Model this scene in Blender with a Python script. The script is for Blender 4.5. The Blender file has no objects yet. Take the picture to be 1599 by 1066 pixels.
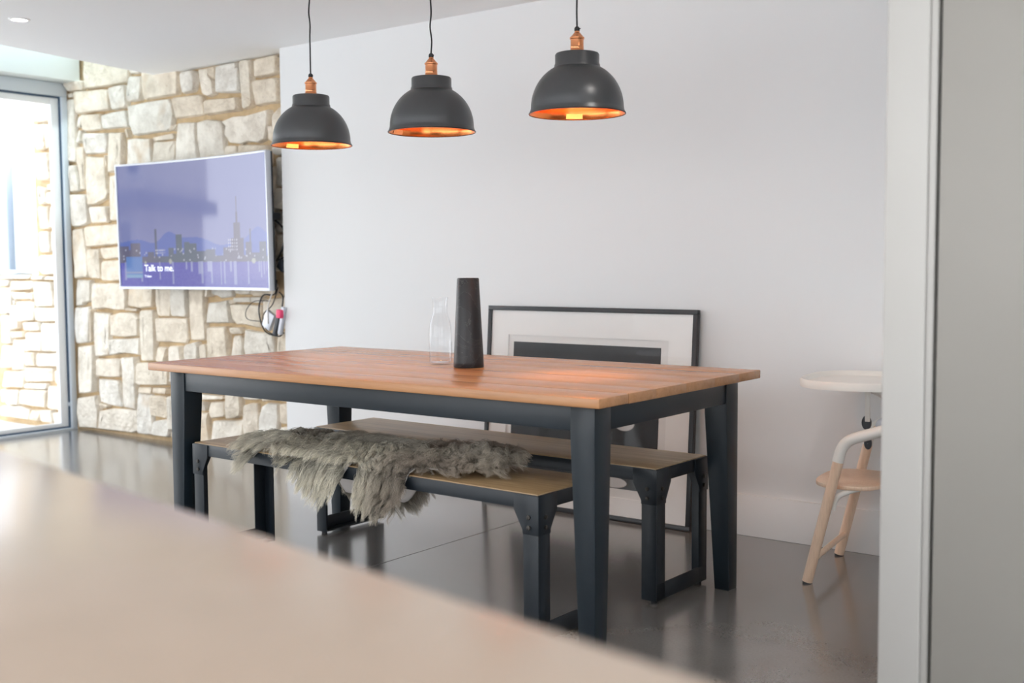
import bpy, bmesh, math, random
import numpy as np
from mathutils import Vector, Matrix, Euler

S = bpy.context.scene
COL = S.collection
R = math.radians
random.seed(7)

# ------------------------------------------------------------------ camera, sky, exposure
cam_d = bpy.data.cameras.new('camera')
cam = bpy.data.objects.new('camera', cam_d)
COL.objects.link(cam)
_yaw, _pit, _rol = 0.656, 0.0686, -0.0068
_fw = Vector((-math.sin(_yaw) * math.cos(_pit), math.cos(_yaw) * math.cos(_pit), -math.sin(_pit)))
_r = Vector((math.cos(_yaw), math.sin(_yaw), 0))
_u = _r.cross(_fw)
_r2 = math.cos(_rol) * _r + math.sin(_rol) * _u
_u2 = -math.sin(_rol) * _r + math.cos(_rol) * _u
CAM = Vector((2.7239, -3.0882, 1.1305))
cam.matrix_world = Matrix(((_r2.x, _u2.x, -_fw.x, CAM.x), (_r2.y, _u2.y, -_fw.y, CAM.y), (_r2.z, _u2.z, -_fw.z, CAM.z), (0, 0, 0, 1)))
cam_d.sensor_fit = 'HORIZONTAL'
cam_d.sensor_width = 36.0
cam_d.lens = 1757.9 / 1599 * 36.0
cam_d.clip_start = 0.02
cam_d.dof.use_dof = True
cam_d.dof.focus_distance = 4.0
cam_d.dof.aperture_fstop = 2.8
S.camera = cam

world = bpy.data.worlds.new('sky')
S.world = world
world.use_nodes = True
wn = world.node_tree.nodes
wl = world.node_tree.links
bg = wn['Background']
geo = wn.new('ShaderNodeTexCoord')
sep = wn.new('ShaderNodeSeparateXYZ')
ramp = wn.new('ShaderNodeValToRGB')
ramp.color_ramp.elements[0].position = 0.0
ramp.color_ramp.elements[0].color = (0.97, 0.98, 1.0, 1)
ramp.color_ramp.elements[1].position = 0.7
ramp.color_ramp.elements[1].color = (0.86, 0.93, 1.0, 1)
wl.new(geo.outputs['Generated'], sep.inputs[0])
wl.new(sep.outputs['Z'], ramp.inputs[0])
wl.new(ramp.outputs[0], bg.inputs['Color'])
bg.inputs['Strength'].default_value = 3.0

sun_d = bpy.data.lights.new('sun', 'SUN'); sun_d.energy = 2.4; sun_d.angle = R(4); sun_d.color = (1.0, 0.96, 0.9)
sun = bpy.data.objects.new('sun', sun_d); COL.objects.link(sun)
sun.rotation_euler = Vector((-0.50, 0.22, -0.84)).to_track_quat('-Z', 'Y').to_euler()

S.view_settings.view_transform = 'Standard'
S.view_settings.look = 'None'
S.view_settings.gamma = 1.0
S.view_settings.use_curve_mapping = False
S.view_settings.exposure = 0.46
S.cycles.max_bounces = 14
S.cycles.diffuse_bounces = 8
S.cycles.transparent_max_bounces = 24
S.cycles.caustics_reflective = False
S.cycles.caustics_refractive = False
S.cycles.sample_clamp_indirect = 12.0

# ------------------------------------------------------------------ helpers
def tag(o, label=None, cat=None, group=None, kind=None):
    if label: o['label'] = label
    if cat: o['category'] = cat
    if group: o['group'] = group
    if kind: o['kind'] = kind
    return o

def thing(name, label, cat, loc=(0, 0, 0), rotz=0.0, group=None):
    o = bpy.data.objects.new(name, None)
    o.empty_display_size = 0.05
    COL.objects.link(o)
    o.location = loc
    o.rotation_euler = (0, 0, rotz)
    return tag(o, label, cat, group)

class MB:
    """collects shapes that become ONE mesh object"""
    def __init__(s):
        s.v = []; s.f = []
    def add(s, verts, faces):
        n = len(s.v)
        s.v += [tuple(p) for p in verts]
        s.f += [tuple(i + n for i in q) for q in faces]
        return s
    def box(s, x0, x1, y0, y1, z0, z1):
        v = [(x, y, z) for z in (z0, z1) for y in (y0, y1) for x in (x0, x1)]
        return s.add(v, [(0, 2, 3, 1), (4, 5, 7, 6), (0, 1, 5, 4), (2, 6, 7, 3), (0, 4, 6, 2), (1, 3, 7, 5)])
    def hexa(s, bot, top):
        v = list(bot) + list(top)
        return s.add(v, [(3, 2, 1, 0), (4, 5, 6, 7), (0, 1, 5, 4), (1, 2, 6, 5), (2, 3, 7, 6), (3, 0, 4, 7)])
    def prism(s, poly, a, b, axis='y'):
        """polygon in the other two axes, extruded from a to b along axis"""
        def P(p, t):
            return {'x': (t, p[0], p[1]), 'y': (p[0], t, p[1]), 'z': (p[0], p[1], t)}[axis]
        n = len(poly)
        v = [P(p, a) for p in poly] + [P(p, b) for p in poly]
        f = [tuple(range(n)), tuple(range(2 * n - 1, n - 1, -1))]
        f += [(i, i + n, (i + 1) % n + n, (i + 1) % n) for i in range(n)]
        return s.add(v, f)
    def lathe(s, prof, seg=48, c=(0, 0, 0), sy=1.0, cap0=False, cap1=False):
        v = []; f = []
        m = len(prof)
        for r, z in prof:
            for k in range(seg):
                a = 2 * math.pi * k / seg
                v.append((c[0] + r * math.cos(a), c[1] + r * sy * math.sin(a), c[2] + z))
        for i in range(m - 1):
            for k in range(seg):
                k2 = (k + 1) % seg
                f.append((i * seg + k, i * seg + k2, (i + 1) * seg + k2, (i + 1) * seg + k))
        if cap0: f.append(tuple(range(seg - 1, -1, -1)))
        if cap1: f.append(tuple((m - 1) * seg + k for k in range(seg)))
        return s.add(v, f)
    def tube(s, pts, rad, seg=12, caps=True):
        pts = [Vector(p) for p in pts]
        n = len(pts)
        rr = rad if hasattr(rad, '__len__') else [rad] * n
        v = []; f = []
        t0 = (pts[1] - pts[0]).normalized()
        up = Vector((0, 0, 1)) if abs(t0.z) < 0.9 else Vector((1, 0, 0))
        nx = t0.cross(up).normalized()
        for i in range(n):
            t = (pts[min(i + 1, n - 1)] - pts[max(i - 1, 0)]).normalized()
            nx = (nx - t * nx.dot(t)).normalized()
            ny = t.cross(nx)
            for k in range(seg):
                a = 2 * math.pi * k / seg
                v.append(pts[i] + rr[i] * (math.cos(a) * nx + math.sin(a) * ny))
        for i in range(n - 1):
            for k in range(seg):
                k2 = (k + 1) % seg
                f.append((i * seg + k, i * seg + k2, (i + 1) * seg + k2, (i + 1) * seg + k))
        if caps:
            f.append(tuple(range(seg - 1, -1, -1)))
            f.append(tuple((n - 1) * seg + k for k in range(seg)))
        return s.add(v, f)
    def mesh(s, name, mat, smooth=True, bevel=0.0, bseg=2, angle=35, fix=True):
        me = bpy.data.meshes.new(name)
        me.from_pydata(s.v, [], s.f)
        bm = bmesh.new(); bm.from_mesh(me)
        if fix: bmesh.ops.recalc_face_normals(bm, faces=bm.faces)
        if bevel > 0:
            ed = [e for e in bm.edges if len(e.link_faces) == 2 and e.calc_face_angle(0) > R(25)]
            bmesh.ops.bevel(bm, geom=ed, offset=bevel, offset_type='OFFSET', segments=bseg, profile=0.5, affect='EDGES', clamp_overlap=True)
        bm.to_mesh(me); bm.free()
        if smooth:
            me.polygons.foreach_set('use_smooth', [True] * len(me.polygons))
            me.set_sharp_from_angle(angle=R(angle))
        if mat: me.materials.append(mat)
        return me
    def build(s, name, mat, parent=None, **kw):
        o = bpy.data.objects.new(name, s.mesh(name, mat, **kw))
        COL.objects.link(o)
        if parent: o.parent = parent
        return o

def struct(name, mb, mat, parent=None, **kw):
    o = mb.build(name, mat, parent, **kw)
    if parent is None: o['kind'] = 'structure'
    return o

def copy_tree(o, parent=None):
    c = o.copy(); COL.objects.link(c)
    c.parent = parent
    for ch in list(o.children): copy_tree(ch, c)
    return c

def bez(p0, p1, p2, p3, n=16):
    out = []
    for i in range(n + 1):
        t = i / n
        out.append(tuple((1 - t) ** 3 * a + 3 * (1 - t) ** 2 * t * b + 3 * (1 - t) * t * t * c + t ** 3 * d for a, b, c, d in zip(p0, p1, p2, p3)))
    return out

def catmull(pts, n=8):
    P = [Vector(p) for p in pts]
    P = [2 * P[0] - P[1]] + P + [2 * P[-1] - P[-2]]
    out = []
    for i in range(1, len(P) - 2):
        for k in range(n):
            t = k / n
            out.append(0.5 * ((2 * P[i]) + (-P[i - 1] + P[i + 1]) * t + (2 * P[i - 1] - 5 * P[i] + 4 * P[i + 1] - P[i + 2]) * t * t + (-P[i - 1] + 3 * P[i] - 3 * P[i + 1] + P[i + 2]) * t ** 3))
    out.append(P[-2])
    return out

# ------------------------------------------------------------------ materials
def new_mat(name):
    m = bpy.data.materials.new(name); m.use_nodes = True
    return m, m.node_tree.nodes, m.node_tree.links, m.node_tree.nodes['Principled BSDF']

def plain(name, c, rough=0.5, metal=0.0, spec=0.5, nscale=0, namt=0.0, bump=0.0, bscale=200, coat=0.0):
    m, N, L, b = new_mat(name)
    b.inputs['Base Color'].default_value = (*c, 1)
    b.inputs['Roughness'].default_value = rough
    b.inputs['Metallic'].default_value = metal
    b.inputs['Specular IOR Level'].default_value = spec
    b.inputs['Coat Weight'].default_value = coat
    tc = N.new('ShaderNodeTexCoord')
    if nscale:
        n = N.new('ShaderNodeTexNoise'); n.inputs['Scale'].default_value = nscale; n.inputs['Detail'].default_value = 5
        L.new(tc.outputs['Object'], n.inputs['Vector'])
        mx = N.new('ShaderNodeMixRGB'); mx.blend_type = 'MIX'
        mx.inputs[1].default_value = (*[max(0, x * (1 - namt)) for x in c], 1)
        mx.inputs[2].default_value = (*[min(1, x * (1 + namt)) for x in c], 1)
        L.new(n.outputs['Fac'], mx.inputs[0]); L.new(mx.outputs[0], b.inputs['Base Color'])
    if bump:
        n2 = N.new('ShaderNodeTexNoise'); n2.inputs['Scale'].default_value = bscale; n2.inputs['Detail'].default_value = 4
        L.new(tc.outputs['Object'], n2.inputs['Vector'])
        bp = N.new('ShaderNodeBump'); bp.inputs['Strength'].default_value = bump; bp.inputs['Distance'].default_value = 0.002
        L.new(n2.outputs['Fac'], bp.inputs['Height']); L.new(bp.outputs[0], b.inputs['Normal'])
    return m

def wood(name, dark, light, rough, scale=(0.7, 14, 14), bump=0.15, var=0.12):
    m, N, L, b = new_mat(name)
    tc = N.new('ShaderNodeTexCoord'); mp = N.new('ShaderNodeMapping')
    mp.inputs['Scale'].default_value = scale
    oi = N.new('ShaderNodeObjectInfo')
    ad = N.new('ShaderNodeVectorMath'); ad.operation = 'ADD'
    ml = N.new('ShaderNodeMath'); ml.operation = 'MULTIPLY'; ml.inputs[1].default_value = 37.0
    L.new(oi.outputs['Random'], ml.inputs[0])
    L.new(tc.outputs['Object'], ad.inputs[0]); L.new(ml.outputs[0], ad.inputs[1])
    L.new(ad.outputs[0], mp.inputs['Vector'])
    n = N.new('ShaderNodeTexNoise'); n.inputs['Scale'].default_value = 2.2; n.inputs['Detail'].default_value = 8; n.inputs['Roughness'].default_value = 0.62; n.inputs['Distortion'].default_value = 0.6
    L.new(mp.outputs[0], n.inputs['Vector'])
    n2 = N.new('ShaderNodeTexNoise'); n2.inputs['Scale'].default_value = 9; n2.inputs['Detail'].default_value = 5
    L.new(mp.outputs[0], n2.inputs['Vector'])
    r = N.new('ShaderNodeValToRGB')
    r.color_ramp.elements[0].position = 0.3; r.color_ramp.elements[0].color = (*dark, 1)
    r.color_ramp.elements[1].position = 0.68; r.color_ramp.elements[1].color = (*light, 1)
    L.new(n.outputs['Fac'], r.inputs[0])
    mx = N.new('ShaderNodeMixRGB'); mx.blend_type = 'MULTIPLY'; mx.inputs[0].default_value = 0.2
    r2 = N.new('ShaderNodeValToRGB'); r2.color_ramp.elements[0].position = 0.36; r2.color_ramp.elements[0].color = (0.55, 0.5, 0.45, 1); r2.color_ramp.elements[1].position = 0.5
    L.new(n2.outputs['Fac'], r2.inputs[0]); L.new(r.outputs[0], mx.inputs[1]); L.new(r2.outputs[0], mx.inputs[2])
    hs = N.new('ShaderNodeHueSaturation')
    mr = N.new('ShaderNodeMapRange'); mr.inputs['To Min'].default_value = 1 - var; mr.inputs['To Max'].default_value = 1 + var
    L.new(oi.outputs['Random'], mr.inputs['Value']); L.new(mr.outputs[0], hs.inputs['Value'])
    L.new(mx.outputs[0], hs.inputs['Color']); L.new(hs.outputs[0], b.inputs['Base Color'])
    b.inputs['Roughness'].default_value = rough
    bp = N.new('ShaderNodeBump'); bp.inputs['Strength'].default_value = bump; bp.inputs['Distance'].default_value = 0.001
    L.new(n2.outputs['Fac'], bp.inputs['Height']); L.new(bp.outputs[0], b.inputs['Normal'])
    return m

def thin_glass(name, tint=(1, 1, 1), ior=1.45, mult=1.0, rough=0.0):
    m = bpy.data.materials.new(name); m.use_nodes = True
    N = m.node_tree.nodes; L = m.node_tree.links
    N.remove(N['Principled BSDF'])
    t = N.new('ShaderNodeBsdfTransparent'); t.inputs[0].default_value = (*tint, 1)
    g = N.new('ShaderNodeBsdfGlossy'); g.inputs['Roughness'].default_value = rough; g.inputs[0].default_value = (1, 1, 1, 1)
    fr = N.new('ShaderNodeFresnel'); fr.inputs[0].default_value = ior
    ml = N.new('ShaderNodeMath'); ml.operation = 'MULTIPLY'; ml.inputs[1].default_value = mult
    mx = N.new('ShaderNodeMixShader')
    ge = N.new('ShaderNodeNewGeometry'); fb_ = N.new('ShaderNodeMath'); fb_.operation = 'SUBTRACT'; fb_.inputs[0].default_value = 1.0; fb_.use_clamp = True
    m2 = N.new('ShaderNodeMath'); m2.operation = 'MULTIPLY'
    L.new(ge.outputs['Backfacing'], fb_.inputs[1]); L.new(fb_.outputs[0], m2.inputs[1]); L.new(ml.outputs[0], m2.inputs[0])
    L.new(fr.outputs[0], ml.inputs[0]); L.new(m2.outputs[0], mx.inputs[0]); L.new(t.outputs[0], mx.inputs[1]); L.new(g.outputs[0], mx.inputs[2])
    L.new(mx.outputs[0], N['Material Output'].inputs['Surface'])
    return m

def emit(name, c, s):
    m, N, L, b = new_mat(name)
    b.inputs['Base Color'].default_value = (*[min(1, x) for x in c], 1)
    b.inputs['Emission Color'].default_value = (*c, 1)
    b.inputs['Emission Strength'].default_value = s
    return m

def stone_mat(name, cols, mortar=False):
    m, N, L, b = new_mat(name)
    tc = N.new('ShaderNodeTexCoord'); oi = N.new('ShaderNodeObjectInfo')
    ml = N.new('ShaderNodeMath'); ml.operation = 'MULTIPLY'; ml.inputs[1].default_value = 91.0
    ad = N.new('ShaderNodeVectorMath'); ad.operation = 'ADD'
    L.new(oi.outputs['Random'], ml.inputs[0]); L.new(tc.outputs['Object'], ad.inputs[0]); L.new(ml.outputs[0], ad.inputs[1])
    base = N.new('ShaderNodeValToRGB'); base.color_ramp.interpolation = 'LINEAR'
    el = base.color_ramp.elements
    el[0].position = 0; el[0].color = (*cols[0], 1); el[1].position = 1; el[1].color = (*cols[-1], 1)
    for i, c in enumerate(cols[1:-1]):
        e = el.new((i + 1) / (len(cols) - 1)); e.color = (*c, 1)
    L.new(oi.outputs['Random'], base.inputs[0])
    n = N.new('ShaderNodeTexNoise'); n.inputs['Scale'].default_value = 9; n.inputs['Detail'].default_value = 7; n.inputs['Roughness'].default_value = 0.65
    L.new(ad.outputs[0], n.inputs['Vector'])
    r = N.new('ShaderNodeValToRGB'); r.color_ramp.elements[0].position = 0.34; r.color_ramp.elements[0].color = (0.74, 0.70, 0.64, 1); r.color_ramp.elements[1].position = 0.6; r.color_ramp.elements[1].color = (1.06, 1.05, 1.02, 1)
    L.new(n.outputs['Fac'], r.inputs[0])
    mx = N.new('ShaderNodeMixRGB'); mx.blend_type = 'MULTIPLY'; mx.inputs[0].default_value = 0.8
    L.new(base.outputs[0], mx.inputs[1]); L.new(r.outputs[0], mx.inputs[2])
    n3 = N.new('ShaderNodeTexNoise'); n3.inputs['Scale'].default_value = 3.5; n3.inputs['Detail'].default_value = 3
    L.new(ad.outputs[0], n3.inputs['Vector'])
    r3 = N.new('ShaderNodeValToRGB'); r3.color_ramp.elements[0].position = 0.6; r3.color_ramp.elements[0].color = (0, 0, 0, 1); r3.color_ramp.elements[1].position = 0.78; r3.color_ramp.elements[1].color = (0.6, 0.6, 0.6, 1)
    L.new(n3.outputs['Fac'], r3.inputs[0])
    mo = N.new('ShaderNodeMixRGB'); mo.inputs[2].default_value = (0.62, 0.42, 0.22, 1)
    L.new(r3.outputs[0], mo.inputs[0]); L.new(mx.outputs[0], mo.inputs[1])
    L.new(mo.outputs[0], b.inputs['Base Color'])
    b.inputs['Roughness'].default_value = 0.85
    b.inputs['Specular IOR Level'].default_value = 0.25
    n2 = N.new('ShaderNodeTexNoise'); n2.inputs['Scale'].default_value = 30 if not mortar else 60; n2.inputs['Detail'].default_value = 9; n2.inputs['Roughness'].default_value = 0.6
    L.new(ad.outputs[0], n2.inputs['Vector'])
    bp = N.new('ShaderNodeBump'); bp.inputs['Strength'].default_value = 1.0; bp.inputs['Distance'].default_value = 0.02 if not mortar else 0.006
    L.new(n2.outputs['Fac'], bp.inputs['Height']); L.new(bp.outputs[0], b.inputs['Normal'])
    return m

M = {}
M['white'] = plain('painted_wall', (0.79, 0.80, 0.81), 0.6, spec=0.3, bump=0.03, bscale=60)
M['ceil'] = plain('painted_ceiling', (0.91, 0.915, 0.92), 0.7, spec=0.2)
M['trim'] = plain('painted_trim', (0.80, 0.80, 0.80), 0.4)
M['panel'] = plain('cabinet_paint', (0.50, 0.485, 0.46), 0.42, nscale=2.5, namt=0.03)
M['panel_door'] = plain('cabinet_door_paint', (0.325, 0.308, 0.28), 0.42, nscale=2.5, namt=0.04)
M['gap'] = plain('shadow_gap', (0.10, 0.085, 0.06), 0.8)
M['alu'] = plain('door_aluminium', (0.62, 0.68, 0.74), 0.35)
M['alu_blue'] = plain('blue_grey_frame', (0.40, 0.48, 0.58), 0.5)
M['alu_white'] = plain('door_white', (0.86, 0.88, 0.9), 0.4)
M['shadow_line'] = plain('door_shadow_line', (0.05, 0.09, 0.15), 0.5)  # dark blue colour for the shadow line along the door frame
M['beam'] = plain('bulkhead_paint', (0.78, 0.83, 0.83), 0.55)
M['glass'] = thin_glass('window_glass')
M['roof_glass'] = thin_glass('tinted_roof_glass', tint=(0.68, 0.75, 0.76))
M['art_glass'] = thin_glass('picture_glass', ior=1.22)
M['navy'] = plain('dark_blue_paint', (0.010, 0.017, 0.024), 0.34, spec=0.4, nscale=30, namt=0.12, bump=0.05, bscale=40)
M['iron'] = plain('dark_steel', (0.011, 0.016, 0.022), 0.38, spec=0.4, nscale=40, namt=0.15, bump=0.04, bscale=90)
M['bolt'] = plain('bolt_steel', (0.05, 0.045, 0.04), 0.4, metal=0.6)
M['tabletop'] = wood('table_wood', (0.40, 0.185, 0.078), (0.52, 0.265, 0.120), 0.27, bump=0.04, var=0.04)
M['benchtop'] = wood('bench_wood', (0.30, 0.19, 0.092), (0.50, 0.35, 0.19), 0.42)
M['beech'] = wood('beech_wood', (0.80, 0.57, 0.41), (0.84, 0.625, 0.465), 0.4, scale=(20, 20, 1.5), bump=0.04, var=0.03)
M['shade'] = plain('pewter_metal', (0.10, 0.103, 0.108), 0.34, metal=0.65, nscale=8, namt=0.12)
M['rimdark'] = plain('pewter_rim', (0.05, 0.035, 0.03), 0.4, metal=0.7)
M['copper'] = plain('copper', (0.86, 0.36, 0.17), 0.22, metal=1.0)
M['copper_in'] = plain('copper_inside', (0.95, 0.31, 0.09), 0.24, metal=1.0)
M['cord'] = plain('black_cord', (0.012, 0.012, 0.014), 0.6)
M['sticker'] = plain('sticker_paper', (0.62, 0.42, 0.30), 0.6)
M['vase'] = plain('charcoal_stone', (0.035, 0.036, 0.04), 0.34, nscale=6, namt=0.35)
M['black'] = plain('frame_black', (0.015, 0.018, 0.022), 0.4)
M['mat'] = plain('mat_board', (0.84, 0.845, 0.84), 0.8, spec=0.2)
M['silver'] = plain('silver_plastic', (0.55, 0.57, 0.62), 0.35, metal=0.5)
M['plastic_white'] = plain('white_plastic', (0.80, 0.78, 0.74), 0.4)
M['plastic_dark'] = plain('dark_plastic', (0.03, 0.035, 0.045), 0.4)
M['pink'] = plain('pink_plastic', (0.85, 0.06, 0.18), 0.4)
M['cushion'] = plain('grey_cushion', (0.55, 0.57, 0.62), 0.9, nscale=60, namt=0.1)
M['mortar'] = stone_mat('mortar', [(0.62, 0.475, 0.30), (0.62, 0.475, 0.30)], True)
M['stone'] = stone_mat('sandstone', [(0.88, 0.82, 0.72), (0.82, 0.73, 0.61), (0.90, 0.85, 0.77), (0.80, 0.77, 0.71), (0.89, 0.83, 0.74), (0.86, 0.77, 0.645), (0.85, 0.83, 0.79), (0.91, 0.855, 0.765)])
M['paving'] = plain('terrace_paving', (0.78, 0.775, 0.765), 0.7, nscale=4, namt=0.06)
M['hide'] = plain('leather_hide', (0.50, 0.47, 0.45), 0.75)
M['render'] = plain('house_render', (0.62, 0.58, 0.53), 0.8)
M['slab'] = plain('house_slab', (0.16, 0.17, 0.2), 0.7)
M['winglass'] = plain('house_window', (0.05, 0.08, 0.11), 0.1)
M['leaf'] = plain('hedge_leaf', (0.05, 0.11, 0.03), 0.7, nscale=6, namt=0.5)

# polished concrete
m, N, L, b = new_mat('polished_concrete')
tc = N.new('ShaderNodeTexCoord')
n1 = N.new('ShaderNodeTexNoise'); n1.inputs['Scale'].default_value = 1.3; n1.inputs['Detail'].default_value = 6; n1.inputs['Roughness'].default_value = 0.6
n2 = N.new('ShaderNodeTexNoise'); n2.inputs['Scale'].default_value = 140; n2.inputs['Detail'].default_value = 3
L.new(tc.outputs['Object'], n1.inputs['Vector']); L.new(tc.outputs['Object'], n2.inputs['Vector'])
r = N.new('ShaderNodeValToRGB'); r.color_ramp.elements[0].position = 0.3; r.color_ramp.elements[0].color = (0.135, 0.125, 0.117, 1); r.color_ramp.elements[1].position = 0.72; r.color_ramp.elements[1].color = (0.205, 0.192, 0.182, 1)
L.new(n1.outputs['Fac'], r.inputs[0])
mx = N.new('ShaderNodeMixRGB'); mx.blend_type = 'MULTIPLY'; mx.inputs[0].default_value = 0.2
r2 = N.new('ShaderNodeValToRGB'); r2.color_ramp.elements[0].position = 0.35; r2.color_ramp.elements[0].color = (0.6, 0.6, 0.6, 1); r2.color_ramp.elements[1].position = 0.62; r2.color_ramp.elements[1].color = (1.15, 1.15, 1.15, 1)
L.new(n2.outputs['Fac'], r2.inputs[0]); L.new(r.outputs[0], mx.inputs[1]); L.new(r2.outputs[0], mx.inputs[2]); L.new(mx.outputs[0], b.inputs['Base Color'])
rr = N.new('ShaderNodeMapRange'); rr.inputs['To Min'].default_value = 0.16; rr.inputs['To Max'].default_value = 0.26
L.new(n1.outputs['Fac'], rr.inputs['Value']); L.new(rr.outputs[0], b.inputs['Roughness'])
b.inputs['Specular IOR Level'].default_value = 1.0
b.inputs['Coat Weight'].default_value = 0.7; b.inputs['Coat Roughness'].default_value = 0.16
M['floor'] = m

# pale engineered stone worktop
m, N, L, b = new_mat('worktop_stone')
tc = N.new('ShaderNodeTexCoord')
n1 = N.new('ShaderNodeTexNoise'); n1.inputs['Scale'].default_value = 5; n1.inputs['Detail'].default_value = 5
L.new(tc.outputs['Object'], n1.inputs['Vector'])
r = N.new('ShaderNodeValToRGB'); r.color_ramp.elements[0].position = 0.3; r.color_ramp.elements[0].color = (0.46, 0.355, 0.275, 1); r.color_ramp.elements[1].position = 0.7; r.color_ramp.elements[1].color = (0.51, 0.395, 0.31, 1)
L.new(n1.outputs['Fac'], r.inputs[0]); L.new(r.outputs[0], b.inputs['Base Color'])
b.inputs['Roughness'].default_value = 0.17
M['worktop'] = m

# ------------------------------------------------------------------ the setting
CEIL = 2.335
YW = 1.165       # painted wall face
YM = 1.290       # mortar plane of the stone wall
XD = -4.50       # glazed wall

YR = -4.8        # unseen wall behind the photographer, glazed for extra light
# floor: polished slabs with a saw-cut joint between them
fl = struct('floor', MB().box(-4.5, 4.5, YR, 1.6, -0.30, -0.012), M['gap'])
struct('floor_slab', MB().box(-4.5, -0.2435, YR, 1.6, -0.011, 0.0), M['floor'], fl, smooth=False)
struct('floor_slab', MB().box(-0.2385, 4.5, YR, 1.6, -0.011, 0.0), M['floor'], fl, smooth=False)
gr_ = struct('ground', MB().box(-40, -4.62, -40, 1.6, -0.3, -0.03), M['paving'])
struct('paving', MB().box(-4.62, 40, -40, YR - 0.25, -0.3, -0.03).box(4.75, 40, YR - 0.25, 8, -0.3, -0.03), M['paving'], gr_)

# ceiling with its skewed edge towards the skylight
cx = lambda y: -3.249 - 0.178 * (y - 0.139)
YS = -0.75       # where the light shaft ends
struct('ceiling', MB().prism([(cx(1.30), 1.30), (cx(YS), YS), (-4.32, YS), (-4.32, YR), (4.5, YR), (4.5, 1.30)], CEIL, CEIL + 0.40, 'z'), M['ceil'], smooth=False)
wb = struct('wall_back', MB().box(-2.167, 4.5, YW, 1.6, 0, CEIL), M['white'], smooth=False)
struct('baseboard_back', MB().box(-2.160, 4.5, YW - 0.015, YW, 0, 0.173), M['trim'], bevel=0.003)
# unseen walls behind and right of the photographer, glazing added to light the room
struct('wall_right', MB().box(4.5, 4.7, YR - 0.2, 1.6, 2.28, CEIL + 0.4).box(4.5, 4.7, -1.4, 1.6, 0, 2.28).box(4.5, 4.7, YR - 0.2, YR + 0.2, 0, 2.28), M['white'], smooth=False)
struct('wall_front', MB().box(-4.5, -4.2, YR - 0.2, YR, 0, 2.28).box(4.2, 4.5, YR - 0.2, YR, 0, 2.28).box(-4.5, 4.5, YR - 0.2, YR, 2.28, CEIL + 0.4), M['white'], smooth=False)
def window(name, a, c2, axis):
    def B(u0, u1, d0, d1, z0, z1):
        return (u0, u1, YR - d1, YR - d0, z0, z1) if axis == 'y' else (4.5 + d0, 4.5 + d1, u0, u1, z0, z1)
    w = struct(name, MB().box(*B(a, c2, 0.06, 0.12, 0.0, 0.05)).box(*B(a, c2, 0.06, 0.12, 2.23, 2.28)).box(*B(a, a + 0.05, 0.06, 0.12, 0.05, 2.23)).box(*B(c2 - 0.05, c2, 0.06, 0.12, 0.05, 2.23)), M['alu_white'])
    struct('pane', MB().box(*B(a + 0.05, c2 - 0.05, 0.085, 0.092, 0.05, 2.23)), M['glass'], w, smooth=False)
for k in range(4): window('window_%d' % (k + 2), -4.2 + 2.1 * k, -4.2 + 2.1 * k + 2.095, 'y')  # unseen windows added to light the room from behind
window('window_6', -4.6, -1.4, 'x')  # unseen side window added to even out light on the back wall

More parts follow.
